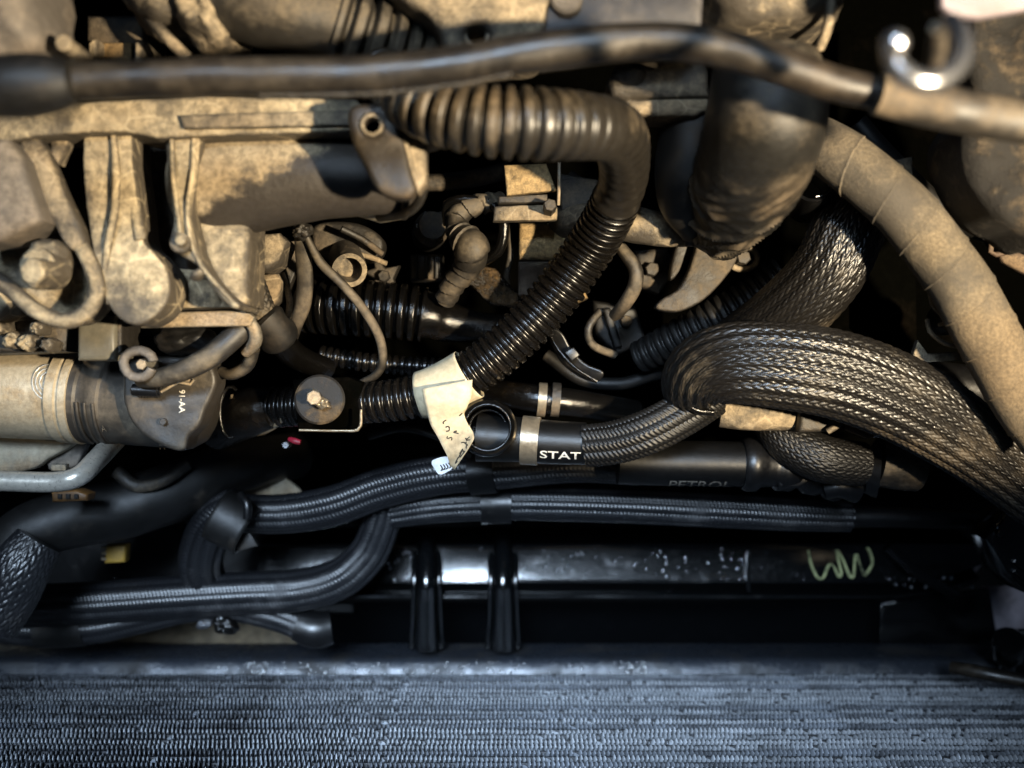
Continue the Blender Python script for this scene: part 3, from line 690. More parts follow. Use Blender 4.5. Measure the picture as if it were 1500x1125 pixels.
tag(sweep('coupling_lever', [(1208, 716, -.055, 16), (1230, 712, -.052, 17), (1255, 722, -.055, 16)], M_blk, None, n_ang=24), 'short black plastic lever right of the PETROL hose coupling', 'lever')

# ================================================================== right: braided hoses
bh = Path([(1012, 592, -.02, 22), (1010, 570, -.012, 40), (1030, 545, .004, 52), (1075, 532, .016, 58), (1150, 536, .022, 62), (1230, 550, .022, 63), (1310, 580, .018, 62), (1385, 622, .012, 58), (1450, 668, .006, 52), (1540, 735, 0, 50)])
t = thing('braided_loop', 'thick dusty braided hose curving from centre right to the right edge', 'hose', (1250, 555, .0))
sweep('braided_cover', bh, M_braid, t, n_len=900, n_ang=532, h=braid(76, .0056, .0008, 19, .0007))
sweep('frayed_end', [(1000, 575, -.002, 5), (1006, 592, .002, 5), (1022, 602, .002, 5), (1045, 604, .0, 4)], M_oil, t, n_ang=12, jitter=.4)
bu = Path([(1290, 262, .0, 40), (1262, 292, .006, 50), (1240, 340, .008, 52), (1212, 398, .004, 52), (1160, 455, -.012, 52), (1095, 505, -.04, 50), (1040, 540, -.06, 48)])
tag(sweep('braided_hose', bu, M_braid, None, n_len=520, n_ang=420, h=braid(60, .0056, .0008, 15, .0004)), 'braided hose running down from the taped hose behind the braided loop', 'hose')
plate('torn_edge', [(1268, 322), (1300, 318), (1276, 352)], .014, .002, M_tape, bpy.data.objects['braided_hose'], .0006, smooth=False)
tag(sweep('braided_stub', Path([(1128, 612, -.05, 30), (1160, 648, -.045, 34), (1205, 672, -.04, 34), (1262, 680, -.045, 32)]), M_braidd, None, n_len=280, n_ang=256, h=braid(40, .0052, .0008)), 'short dark braided stub under the braided loop', 'hose')
t = thing('stub_ferrule', 'grey brown ferrule at the right end of the braided stub', 'ferrule', (1310, 680, -.06))
sweep('ferrule_sleeve', [(1284, 676, -.06, 36), (1310, 680, -.06, 37), (1342, 684, -.062, 36)], M_castd, t, n_ang=40)
sweep('ferrule_skirt', [(1268, 688, -.064, 34), (1286, 690, -.062, 40)], M_blk, t, n_ang=40, n_len=8)
t = thing('transfer_tube', 'dusty tan tube under the braided loop', 'tube', (1110, 605, -.02))
sweep('tube_body', [(1055, 602, -.03, 24), (1090, 605, -.028, 25), (1130, 606, -.028, 25), (1166, 606, -.028, 24)], M_cast, t, n_ang=36)
t = thing('tube_bracket', 'dusty brown bracket with a hook beside the tan tube', 'bracket', (1205, 612, -.02))
plate('bracket_face', [(1172, 588), (1240, 592), (1230, 610), (1216, 632), (1170, 634)], -.012, .02, M_castd, t, .003, smooth=False, sub=2, rough=.001)
sweep('hook', [(1240, 606, -.008, 5), (1228, 622, -.006, 5), (1212, 632, -.008, 5)], M_cast, t, n_ang=12)
plate('tail_bar', [(1240, 612), (1292, 620), (1296, 636), (1270, 644), (1238, 630)], -.03, .01, M_castd, t, .002, smooth=False)
plate('bright_clip', rect(1280, 637, 1293, 641), -.02, .003, M_chrome, t, .0006, smooth=False)

# taped hose
t = thing('taped_hose', 'dusty hose wrapped in cloth tape sweeping down the right side', 'hose', (1360, 370, .04))
th_ = Path([(1150, 190, .03, 36), (1200, 212, .045, 40), (1268, 258, .06, 42), (1335, 322, .065, 43), (1392, 396, .065, 44), (1440, 478, .06, 45), (1485, 560, .055, 46), (1540, 640, .05, 46)])
def wrap(S, TH, r):
    f = 1-np.mod(S/.0245 + TH/(2*math.pi)*1.0, 1.0)
    return .0006*np.exp(-f*16) - .0002*f + .0003*np.sin(TH*3+S*120)
sweep('tape_wrap', th_, M_tape, t, n_len=620, n_ang=72, h=wrap, sharp=35)

# big rubber elbow
t = thing('rubber_elbow', 'large black rubber elbow hose hanging right of the big conduit', 'hose', (1110, 200, .1))
eb = Path([(1122, 98, .12, 78), (1124, 130, .122, 84), (1122, 172, .118, 88), (1108, 225, .10, 84), (1090, 268, .078, 74), (1072, 300, .055, 62), (1050, 325, .02, 52)])
sweep('elbow', eb, dusty('elbow_rubber', (24, 23, 21), (94, 84, 68), .38, .46, .8, 22, .25, up=.25), t, n_ang=96, n_len=150, h=lambda S, TH, r: np.clip((S-.035)/.05, 0, 1)*np.array([[.0042*(1-2*abs(mnoise.noise(Vector((a*75+1.2*math.sin(b*1.5), 1.1*math.cos(b), 1.1*math.sin(b))))))**3-.001 + .0008*mnoise.noise(Vector((a*260, 2.5*math.cos(b), 2.5*math.sin(b)))) for a, b in zip(ra, rb)] for ra, rb in zip(S, TH)]))
sweep('side_branch', [(1030, 150, .06, 46), (1012, 220, .055, 50), (1008, 285, .045, 46), (1030, 330, .03, 36)], M_rubd, t, n_ang=40, jitter=.04)

t = thing('small_pipe_end', 'small black pipe mouth between the rubber elbow and taped hose', 'pipe', (1185, 275, .03))
lathe('pipe_mouth', P(1180, 300, -.02), P(1192, 268, .035), [(0, M(28, 0)), (.9, M(28, 0)), (1, M(26, 0)), (.97, M(21, 0)), (.4, M(20, 0)), (.4, .0002)], M_blk, t, 40, 50, False)
sweep('lip_wire', Path([tuple(P(1196+24*math.cos(a), 268-20*math.sin(a), .036))+(.0007,) for a in np.linspace(-1.6, .7, 20)], True), M_chrome, t, n_ang=8)

# ================================================================== centre, deep
t = thing('sensor_bracket', 'tan sheet metal bracket below the near conduit section', 'bracket', (780, 280, .0))
plate('upper_plate', [(738, 242), (800, 240), (816, 278), (742, 286)], .014, .006, M_grit, t, .0015, smooth=False, tilt=(0, .2), sub=1)
plate('lower_plate', [(724, 302), (800, 298), (818, 304), (816, 322), (722, 324)], .004, .008, M_cast, t, .0015, smooth=False)
plate('side_plate', [(818, 255), (900, 265), (905, 315), (822, 312)], -.02, .008, M_castd, t, .0015, smooth=False, tilt=(-.2, 0))
plate('lower_edge', [(730, 287), (802, 284), (802, 296), (730, 298)], .008, .01, M_castd, t, .001, smooth=False)
disc('clip_pin', 806, 300, .022, 10, .02, M_castd, t, sides=6)
sweep('edge_wire', [(819, 238, .022, 2.5), (819, 270, .02, 2.5), (818, 300, .014, 2.5)], M_steel, t, n_ang=8)
t = thing('valve_block', 'gritty ochre block with a pale lower half behind the diagonal conduit', 'block', (805, 370, -.03))
plate('gritty_half', rect(760, 326, 868, 380), -.024, .03, M_grit, t, .003, smooth=False, sub=3, rough=.0012)
plate('pale_half', [(759, 382), (866, 382), (840, 424), (800, 438), (759, 432)], -.026, .03, M_greycast, t, .003, smooth=False, sub=1)
plate('lower_rim', [(770, 440), (850, 412), (862, 436), (830, 450)], -.03, .02, M_grit, t, .003, smooth=False)
tag(sweep('crossover_pipe', [(820, 326, -.03, 22), (880, 322, .0, 25), (940, 332, .012, 27), (1000, 338, .008, 24), (1060, 320, -.02, 24)], M_cast, None, n_ang=36, jitter=.12), 'rough dusty pipe running behind the conduit under the rubber elbow', 'pipe')
tag(sweep('wire_loop', [(898, 345, -.02, 8), (912, 366, -.015, 9), (930, 392, -.014, 11), (930, 418, -.016, 11), (915, 445, -.026, 10), (900, 462, -.04, 9)], M_rubl, None, n_ang=20, jitter=.15), 'tan dusty wire loop right of the diagonal conduit', 'wire')
t = thing('lever_arm', 'tan curved lever arm under the rubber elbow', 'lever', (1020, 390, -.06))
plate('arm', [(1030, 340), (1088, 330), (1082, 375), (1062, 408), (1030, 440), (995, 456), (962, 452), (970, 438), (992, 424), (1008, 398), (1018, 368)], -.034, .012, M_castd, t, .002, smooth=True)
plate('arm_web', [(1000, 335), (1020, 338), (1000, 392), (982, 410), (985, 380)], -.046, .01, M_castd, t, .002, smooth=True)
t = thing('pivot_nut', 'small dusty nut and washer beside the tan lever arm', 'nut', (1088, 376, -.05))
sweep('washer_rim', Path([tuple(P(1088+21*math.cos(a), 378-17*math.sin(a), -.045))+(.0022,) for a in np.linspace(0, 2*math.pi, 34)], True), M_cast, t, n_ang=10)
disc('nut', 1090, 377, -.036, 11, .014, M_castd, t, sides=6)
plate('post', rect(1098, 325, 1112, 355), -.05, .01, M_rust, t, .002, smooth=False)
tag(sweep('ribbed_conduit', Path([(1150, 405, -.05, 30), (1100, 438, -.055, 30), (1045, 468, -.06, 28), (990, 496, -.07, 25), (935, 524, -.085, 22)]), M_rubd, None, n_len=300, n_ang=40, h=corr(.0065, .003)), 'black ribbed conduit in shade left of the braided hose', 'conduit')
t = thing('taped_wire_loom', 'twisted tape wrapped wire loom left of the sensor bracket', 'wire loom', (685, 370, -.03))
lm = Path([(735, 296, -.02, 14), (700, 300, -.012, 15), (672, 315, -.014, 16), (672, 340, -.012, 18), (690, 362, -.002, 26), (685, 390, -.012, 20), (665, 415, -.02, 17), (652, 440, -.03, 15)])
sweep('tape', lm, M_rubl, t, n_len=200, n_ang=36, h=lambda S, TH, r: .0016*np.mod(S/.008+TH/(2*math.pi), 1.0)-.0008)
sweep('gloss_wire', [(722, 300, -.01, 7), (738, 325, -.008, 8), (732, 365, -.012, 8), (705, 385, -.02, 7)], M_oil, t, n_ang=16)
sweep('gloss_wire', [(655, 330, -.02, 6), (655, 300, -.014, 7), (680, 292, -.01, 7), (716, 296, -.01, 6)], M_oil, t, n_ang=16)
tag(plate('grimy_plate', [(690, 384), (726, 392), (760, 432), (762, 452), (718, 446), (682, 412)], -.034, .012, M_grit2, None, .003, smooth=False, sub=3, rough=.003), 'wet gold grimy plate under the twisted wire loom', 'plate')
t = thing('bellows_hose', 'wet black bellows hose lying deep behind the diagonal conduit', 'hose', (580, 450, -.05))
bl = Path([(430, 445, -.05, 38), (500, 450, -.045, 38), (570, 455, -.045, 38), (625, 462, -.046, 36), (650, 470, -.048, 30), (690, 478, -.05, 24), (780, 488, -.06, 22)])
sbb = bl.s_of_px(622)
sweep('bellows', bl, M_oil, t, s1=sbb, n_len=300, n_ang=48, h=corr(.0072, .0052))
sweep('taper', bl, M_oil, t, s0=sbb, n_ang=40, jitter=.1)
tag(sweep('thin_conduit', Path([(470, 520, -.06, 13), (530, 530, -.058, 13), (600, 536, -.058, 13), (680, 540, -.06, 12)]), M_conduit, None, n_len=260, n_ang=24, h=corr(.005, .002)), 'thin dark corrugated conduit under the bellows hose', 'conduit')
t = thing('forked_cable', 'dusty flat cable with a thin branch hanging from the manifold pipe', 'cable', (450, 400, -.01))
sweep('main_strand', [(442, 330, .02, 12), (444, 370, .012, 12), (447, 410, .004, 12), (444, 445, -.004, 12), (434, 475, -.01, 10), (428, 495, -.02, 9)], M_rubl, t, n_ang=20, flat=.6)
sweep('thin_strand', [(448, 345, .022, 5), (470, 385, .014, 7), (500, 415, .008, 7), (530, 450, .002, 7), (554, 490, -.004, 7), (561, 525, -.012, 6.5), (552, 548, -.022, 6), (530, 560, -.03, 5)], M_rubl, t, n_ang=16)
blob('tie_knot', 443, 338, .026, 15, 12, .006, M_castd, t, 2, .4, .3, 6)
t = thing('sensor_cup', 'short gritty tan cup behind the forked cable', 'sensor', (510, 390, -.03))
lathe('cup', P(505, 372, -.05), P(512, 396, -.012), [(0, M(26, 0)), (.6, M(27, 0)), (1, M(26, 0)), (.99, M(19, 0)), (.7, M(18, 0)), (.7, .0002)], M_cast, t, 40, 45, False)
plate('cup_base', [(460, 330), (520, 326), (560, 350), (545, 380), (470, 375)], -.04, .02, M_castd, t, .003, smooth=True)
t = thing('twin_rods', 'two slim dusty rods sloping behind the manifold pipe end', 'rod', (540, 350, -.03))
sweep('rod', [(500, 335, -.02, 5), (530, 350, -.026, 5), (560, 372, -.034, 5)], M_castd, t, n_ang=14)
sweep('rod', [(505, 368, -.026, 4), (540, 376, -.03, 4), (566, 386, -.036, 4)], M_cast, t, n_ang=14)
t = thing('tan_stop_block', 'smooth tan block directly right of the manifold throttle flange', 'block', (390, 365, -.01))
plate('block_face', [(356, 344), (408, 340), (420, 352), (408, 382), (392, 395), (356, 392)], .022, .03, M_cast, t, .004, smooth=False, sub=1)
plate('block_foot', [(382, 402), (404, 398), (412, 412), (406, 440), (392, 452), (384, 440)], -.006, .02, M_cast, t, .004, smooth=False)
t = thing('brown_sleeve', 'brown ribbed sleeve with a black ferrule beside the throttle flange', 'cable sleeve', (385, 430, .0))
sweep('ribbed_sleeve', Path([(356, 375, .012, 17), (368, 410, .01, 18), (380, 445, .008, 19), (390, 470, .004, 19)]), M_rubl, t, n_len=150, n_ang=80, h=braid(14, .0034, .0010))
sweep('ferrule', [(384, 466, .004, 28), (398, 480, .002, 30), (408, 494, -.006, 28)], M_rubd, t, n_ang=36, h=lambda S, TH, r: .001*np.tanh(5*np.sin(S*500)))
sweep('tail_hose', [(404, 490, -.006, 22), (425, 515, -.02, 20), (450, 530, -.035, 18), (480, 540, -.05, 16)], M_oil, t, n_ang=28)
t = thing('strap_clamp', 'glossy black strap clamp hanging below the diagonal conduit', 'clamp', (840, 520, -.03))
plate('strap', [(800, 478), (822, 486), (838, 512), (858, 532), (884, 545), (874, 560), (846, 550), (818, 524)], -.03, .006, M_blk, t, .0018, smooth=True, tilt=(.3, .3))
sweep('strap_edge', [(804, 486, -.024, 2.5), (818, 512, -.023, 2.5), (842, 538, -.022, 2.5), (875, 559, -.022, 2.5)], M_oil, t, n_ang=8)
plate('buckle', [(826, 516), (840, 508), (850, 520), (838, 530)], -.022, .004, M_blk, t, .001, smooth=False)
t = thing('ringed_fitting', 'small dark pipe fitting with two rings above the STAT hose', 'fitting', (805, 585, -.04))
sweep('fitting_body', [(680, 568, -.075, 18), (760, 580, -.055, 20), (800, 586, -.05, 21), (850, 592, -.055, 20), (930, 606, -.075, 20)], M_oil, t, n_ang=32)
for x in (794, 814): sweep('fitting_ring', [(x-6, 585, -.05, 25), (x+6, 586, -.05, 25)], M_band if x == 794 else M_castd, t, n_ang=32, n_len=6, dr=0)

# ================================================================== right, deep
t = thing('spring_clips', 'two bent wire spring clips left of the taped hose', 'clip', (1395, 470, -.02))
sweep('wire_clip', [(1362, 430, .028, 3.2), (1366, 448, .030, 3.2), (1378, 460, .032, 3.2), (1384, 472, .032, 3.2), (1376, 476, .028, 3.2)], M_steel, t, n_ang=10)
sweep('wire_clip', [(1358, 468, .030, 3.6), (1362, 485, .032, 3.6), (1382, 502, .033, 3.6), (1405, 508, .030, 3.6)], M_steel, t, n_ang=10)
sweep('wire_clip', [(1402, 488, .028, 3), (1412, 498, .030, 3), (1430, 500, .030, 3)], M_steel, t, n_ang=10)
disc('spring_seat', 1402, 465, .02, 24, .02, M_castd, t)
tag(plate('clip_shelf', [(1345, 498), (1360, 518), (1440, 512), (1440, 526), (1345, 532), (1338, 520)], .018, .006, M_cast, None, .001, smooth=False), 'tan metal shelf under the wire spring clips', 'shelf')
tag(sweep('shelf_tube', [(1345, 560, -.05, 34), (1420, 570, -.05, 34), (1490, 590, -.05, 32)], M_blk, None, n_ang=36), 'dark tube below the tan shelf behind the braided loop', 'tube')
tag(plate('dark_side_panel', [(1250, 330), (1340, 230), (1345, 520), (1335, 560), (1250, 480)], -.06, .01, M_shade, None, .002, smooth=False), 'dark panel in shade between braided hose and taped hose', 'panel')
tag(plate('side_lug', [(1302, 235), (1338, 228), (1338, 262), (1310, 250)], .05, .01, M_cast, None, .002, smooth=False), 'small tan lug above the top of the taped hose', 'lug')
t = thing('rusty_hook', 'rusty bent bracket end right of the taped hose', 'bracket', (1480, 375, .03))
plate('hook_plate', [(1462, 368), (1480, 364), (1560, 396), (1560, 420), (1500, 400), (1470, 384)], .03, .006, M_rust, t, .0015, smooth=False)
sweep('hook_lip', [(1478, 368, .034, 4), (1466, 372, .034, 4), (1452, 372, .034, 4), (1452, 358, .034, 4), (1458, 352, .034, 4)], M_rust, t, n_ang=12)
tag(blob('side_canister', 1510, 270, -.02, 70, 110, .03, M_rubd, None, 2.6, .08, 0, 12), 'dark rounded canister at the right edge above the rusty bracket', 'canister')

# ================================================================== lower harness, beyond focus
HW = lambda k=9, a=.0012: wires(k, a, .0028, .00024)
t = thing('upper_harness', 'black woven harness rising from the grey collar to the STAT hose', 'harness', (600, 720, -.12))
ha = Path([(350, 752, -.13, 27), (420, 752, -.13, 28), (490, 740, -.125, 29), (560, 715, -.12, 29), (640, 697, -.11, 28), (740, 690, -.10, 25), (840, 684, -.09, 22), (935, 692, -.09, 18)])
sweep('woven_cover', ha, M_sleeve, t, n_len=520, n_ang=120, h=HW(10))
sweep('cable_tie', ha, M_blk, t, s0=ha.s_of_px(690), s1=ha.s_of_px(728), n_ang=40, dr=.003, n_len=6)
t = thing('middle_harness', 'long straight black woven harness below the PETROL hose', 'harness', (900, 740, -.13))
hb_ = Path([(575, 752, -.135, 20), (640, 742, -.13, 23), (750, 737, -.13, 24), (900, 740, -.13, 25), (1050, 747, -.13, 25), (1160, 753, -.13, 24), (1245, 757, -.13, 21)])
sweep('woven_cover', hb_, M_sleeve, t, n_len=520, n_ang=120, h=HW(10))
sweep('cable_tie', hb_, M_blk, t, s0=hb_.s_of_px(705), s1=hb_.s_of_px(748), n_ang=40, dr=.003, n_len=6)
sweep('smooth_tail', [(1236, 757, -.132, 16), (1300, 758, -.132, 15), (1400, 762, -.135, 14), (1520, 768, -.135, 14)], M_blk, t, n_ang=28)
tag(sweep('u_harness', Path([(566, 738, -.14, 25), (556, 775, -.145, 27), (538, 812, -.15, 28), (500, 846, -.152, 29), (440, 864, -.155, 30), (350, 869, -.155, 30), (250, 875, -.155, 30), (120, 884, -.155, 30), (-40, 890, -.15, 30)]), M_sleeve, None, n_len=500, n_ang=110, h=HW(10)), 'black woven harness turning down and left in front of the black crossmember', 'harness')
t = thing('lowest_harness', 'black woven harness sagging just above the radiator rail', 'harness', (220, 905, -.17))
he = Path([(-40, 912, -.165, 26), (60, 920, -.165, 26), (140, 917, -.165, 25), (210, 904, -.165, 22), (280, 891, -.165, 20), (350, 891, -.165, 20), (410, 905, -.165, 20), (452, 922, -.165, 20)])
sweep('woven_cover', he, M_sleeve, t, n_len=420, n_ang=120, h=HW(7))
sweep('end_cap', [(436, 914, -.16, 24), (462, 922, -.16, 27), (486, 918, -.162, 24)], M_blk, t, n_ang=36, n_len=16)
sweep('grey_tape', he, M_rubd, t, s0=he.s_of_px(60), s1=he.s_of_px(128), n_ang=40, dr=.0012, n_len=8)
t = thing('wire_joint', 'small wet wire joint on the lowest harness', 'wire joint', (320, 918, -.15))
blob('joint_body', 330, 916, -.142, 20, 12, .006, M_oil, t, 2.2, .3, -.3, 3)
blob('joint_tip', 300, 914, -.142, 12, 7, .005, M_chrome, t, 2, .2, .3, 4)
disc('joint_pin', 294, 914, -.137, 5, .008, M_chrome, t)
tag(sweep('drop_harness', Path([(352, 742, -.125, 30), (318, 764, -.13, 31), (300, 795, -.14, 31), (294, 830, -.15, 30), (306, 866, -.165, 28)]), M_sleeve, None, n_len=260, n_ang=120, h=HW(9, .002)), 'short ribbed black harness dropping below the grey collar', 'harness')
t = thing('collar_clip', 'smoke grey plastic collar clip round the harness bend', 'clip', (342, 765, -.11))
ck = Path([(318, 752, -.118, 40), (340, 764, -.118, 40), (364, 778, -.118, 38)])
o = sweep('collar_band', ck, M_rubd, t, n_len=10, n_ang=48, caps=False); md = o.modifiers.new('s', 'SOLIDIFY'); md.thickness = .002
plate('collar_latch', [(330, 786), (366, 780), (378, 800), (350, 808)], -.112, .006, M_rubd, t, .001, smooth=False)
sweep('collar_hook', [(352, 724, -.1, 6), (362, 738, -.095, 7), (362, 760, -.095, 6)], M_blk, t, n_ang=14)
tag(sweep('coolant_hose', Path([(-10, 880, -.11, 40), (5, 830, -.1, 42), (38, 785, -.1, 43), (95, 762, -.105, 43), (170, 748, -.115, 44), (240, 726, -.125, 44), (310, 696, -.14, 40), (380, 676, -.16, 36), (430, 668, -.2, 34)]), M_rubd, None, n_ang=48, jitter=.03), 'fat black coolant hose bending at the lower left', 'hose')
tag(sweep('braided_cuff', Path([(58, 792, -.075, 34), (34, 826, -.07, 40), (14, 866, -.07, 42), (-14, 910, -.07, 42)]), M_sleeve, None, n_len=220, n_ang=220, h=braid(36, .0064, .0010)), 'dark braided cuff at the left edge over the coolant hose', 'cable sleeve')
tag(plate('pale_disc_plate', [(298, 722), (320, 704), (355, 692), (395, 692), (425, 706), (440, 728), (380, 740), (310, 738)], -.17, .006, M_cream, None, .001, smooth=True), 'dull beige disc shaped plate behind the grey collar', 'plate')
t = thing('yellow_connector', 'small yellow connector in the dark at the lower left', 'connector', (166, 812, -.16))
plate('connector_body', [(154, 799), (184, 798), (182, 824), (152, 826)], -.15, .012, M_yellow, t, .002, smooth=False)
for k in range(3): plate('contact', rect(148, 801+k*8, 155, 805+k*8), -.149, .003, M_steel, t, .0004, smooth=False)
t = thing('red_wire_end', 'tiny red wire end under the hose union', 'wire', (430, 646, -.06))
sweep('insulation', [(424, 643, -.06, 3.5), (432, 646, -.058, 4.5), (440, 648, -.058, 3.5)], M_red, t, n_ang=12)
disc('ferrule', 418, 652, -.055, 5, .01, M_chrome, t)
tag(sweep('drain_pipe', [(170, 690, -.1, 10), (200, 712, -.1, 10), (240, 704, -.1, 9), (275, 680, -.11, 9)], M_castd, None, n_ang=18), 'thin dusty pipe under the starter motor end cap', 'pipe')

# ================================================================== black crossmember
t = thing('crossmember', 'wet glossy black crossmember with two upright straps above the radiator rail', 'crossmember', (900, 860, -.23))
prof = [(772, -.262), (790, -.236), (797, -.2215), (806, -.2185), (848, -.2135), (854, -.212), (858, -.216), (866, -.224), (869, -.221), (872, -.217), (876, -.217), (880, -.222), (884, -.236), (888, -.30), (946, -.32), (962, -.34)]
xs = np.concatenate([np.linspace(380, 1300, 60), np.linspace(1310, 1432, 16)])
V = []; F = []
for x in xs:
    f = max(0, (x-1290)/140)
    for y, z in prof:
        yy = y - (26*f*f if 845 < y < 890 else 0)
        q = P(750, yy, z); X = (x-750)/FPX*(D0+.22)
        q.x = X; q.z += .0012*mnoise.noise(Vector((X*14, y*.05, 1)))
        V.append(q)
n = len(prof)
for i in range(len(xs)-1):
    for j in range(n-1): F.append((i*n+j, i*n+j+1, (i+1)*n+j+1, (i+1)*n+j))
cm = mk('channel', V, F, M_gloss, t, None, 30)
for x in (625, 737):
    sp = Path([(x, 786, -.235, 13), (x, 800, -.214, 14), (x, 845, -.197, 14), (x, 872, -.196, 15), (x, 905, -.2, 16), (x, 948, -.205, 18)])
    stp = sweep('upright_strap', sp, M_gloss, t, n_ang=24)
    for e in (-1, 1): sweep('strap_flange', [(x+e*17, 800, -.224, 5), (x+e*18, 850, -.208, 5), (x+e*19, 900, -.21, 5), (x+e*22, 948, -.215, 5)], M_gloss, stp, n_ang=12)
plate('joint_plate', [(1092, 812), (1098, 812), (1100, 868), (1094, 868)], -.211, .004, M_gloss, t, .001, smooth=False)
# chalk mark
zf = lambda y: float(np.interp(y, [p[0] for p in prof], [p[1] for p in prof]))
chalk = [(1184, 806), (1188, 826), (1197, 845), (1206, 846), (1213, 830), (1220, 828), (1228, 843), (1232, 840), (1228, 820), (1226, 806), (1234, 818), (1244, 842), (1250, 844), (1252, 826), (1254, 812), (1260, 828), (1266, 842), (1272, 836), (1278, 824), (1274, 808), (1270, 802)]
sweep('chalk_mark', [(x, y, zf(y)+.0012, 1.2+1.1*abs(math.sin(k*1.9))) for k, (x, y) in enumerate(chalk)], M_chalk, t, n_len=160, n_ang=8, jitter=.3)
sweep('dark_side_brace', [(1300, 800, -.2, 8), (1345, 840, -.2, 8), (1400, 872, -.205, 8)], M_gloss, t, n_ang=14)
# drops of water
random.seed(5)
def drops(name, spots, parent, label=None):
    V = []; F = []
    for x, y, z, r in spots:
        c = P(x, y, z); R = M(r, z); b = len(V); ns, nr = 8, 4
        for i in range(nr):
            ph = math.pi/2*i/(nr-1)
            for k in range(ns):
                a = 2*math.pi*k/ns
                V.append(c + Vector((R*math.cos(ph)*math.cos(a), R*math.cos(ph)*math.sin(a)*1.15, R*.75*math.sin(ph)-.0003)))
        for i in range(nr-1):
            for k in range(ns): F.append((b+i*ns+k, b+i*ns+(k+1) % ns, b+(i+1)*ns+(k+1) % ns, b+(i+1)*ns+k))
    o = mk(name, V, F, M_wet, parent, None, 0); o['kind'] = 'stuff'
    return o
g = NT('wet_drop'); g.b.inputs['Base Color'].default_value = (.02, .022, .026, 1); g.b.inputs['Roughness'].default_value = .13; g.b.inputs['IOR'].default_value = 2.0; g.b.inputs['Specular IOR Level'].default_value = 1.0
M_wet = g.m
sp = []
for k in range(120):
    x = random.choice([random.gauss(800, 40), random.gauss(990, 60), random.uniform(560, 1300), random.gauss(600, 15), random.gauss(1075, 30)]); y = random.uniform(803, 850)
    if 605 < x < 645 or 717 < x < 757: continue
    sp.append((x, y, zf(y)+.001, random.choice([1.1, 1.4, 1.8, 2.2, 3.0])))
for k in range(16): sp.append((random.uniform(1290, 1440), random.uniform(846, 862), -.21, random.uniform(1.2, 3)))
drops('water_drops', sp, t)
tag(plate('lower_baffle', [(1290, 884), (1400, 868), (1448, 862), (1466, 950), (1290, 950)], -.245, .006, M_gloss, None, .001, smooth=False, tilt=(0, .1)), 'dull black baffle at the right end under the crossmember', 'baffle')
tag(plate('lavender_panel', [(1440, 862), (1580, 850), (1580, 934), (1462, 930)], -.26, .006, dusty('pale_lavender_paint', (206, 196, 204), (160, 150, 154), .35, .5, .8, 20, .2), None, .001, smooth=False), 'pale lavender panel showing at the lower right edge', 'panel')
t = thing('black_clip_block', 'glossy black clip block at the right edge under the braided loop', 'clip', (1480, 810, -.1))
plate('clip_body', [(1446, 790), (1470, 752), (1490, 744), (1560, 760), (1560, 890), (1500, 868), (1470, 842)], -.085, .03, M_gloss, t, .004, smooth=False)
for k in range(3): sweep('clip_ridge', [(1486, 850-k*14, -.083, 2.5), (1500, 862-k*14, -.082, 2.5), (1530, 876-k*14, -.082, 2.5)], M_gloss, t, n_ang=8)
disc('clip_button', 1468, 782, -.08, 6, .008, M_gloss, t)
sweep('clip_arm', [(1440, 770, -.11, 9), (1458, 752, -.1, 10), (1482, 738, -.1, 11), (1510, 724, -.1, 12)], M_blk, t, n_ang=18)
t = thing('retaining_bolt', 'black retaining bolt standing at the lower right corner of the radiator', 'bolt', (1476, 955, -.17))
lathe('bolt_shaft', P(1474, 985, -.2), P(1478, 938, -.15), [(0, M(12, -.16)), (.6, M(13, -.16)), (.62, M(22, -.16)), (.95, M(23, -.16)), (1, M(20, -.16))], M_gloss, t, 32)
plate('bolt_bracket', [(1490, 925), (1560, 922), (1560, 985), (1500, 975), (1484, 962)], -.17, .01, M_blk, t, .002, smooth=False)
tag(sweep('overflow_tube', [(1394, 978, -.15, 9), (1420, 982, -.14, 10), (1460, 990, -.13, 10), (1540, 1004, -.12, 10)], M_rub, None, n_ang=20), 'thin grey tube lying along the lower right end of the radiator rail', 'tube')
tag(plate('undertray', [(-60, 880), (400, 880), (440, 950), (-60, 955)], -.29, .006, M_tray, None, .001, smooth=False), 'beige undertray showing under the lowest harness', 'tray')
tag(plate('fan_shroud', rect(-80, 770, 520, 900), -.27, .02, M_blk, None, .003, smooth=False), 'black plastic fan shroud in shade behind the lower harnesses', 'shroud')
plate('shroud_pad', [(400, 812), (500, 806), (520, 812), (470, 846), (396, 846)], -.235, .01, M_gloss, bpy.data.objects['crossmember'], .003, smooth=False, tilt=(0, -.15))

# ================================================================== radiator
t = thing('radiator', 'aluminium radiator core with a grimy grey lower rail along the bottom', 'radiator', (750, 985, -.2))
YC = P(750, 987, -.205).y                                   # the core face stands upright in this plane
prof = [(YC-.02, -.202), (YC+.0005, -.202), (YC+.001, -.1965), (YC+.0025, -.1955), (YC+.0105, -.1978), (YC+.0128, -.2005), (YC+.0136, -.206), (YC+.0138, -.235), (YC+.013, -.25)]
xs = np.linspace(P(-90, 960, -.2).x, P(1478, 960, -.2).x, 160); V = []; F = []; n = len(prof)
for X in xs:
    for k, (y, z) in enumerate(prof):
        dn = .0005*mnoise.noise(Vector((X*30, k*.3, 4))) + .0002*mnoise.noise(Vector((X*120, k*1, 9)))
        V.append((X, y + (dn if k > 3 else 0), z + dn))
for i in range(len(xs)-1):
    for j in range(n-1): F.append((i*n+j, i*n+j+1, (i+1)*n+j+1, (i+1)*n+j))
mk('lower_rail', V, F, M_lip, t, None, 40)
sp = []
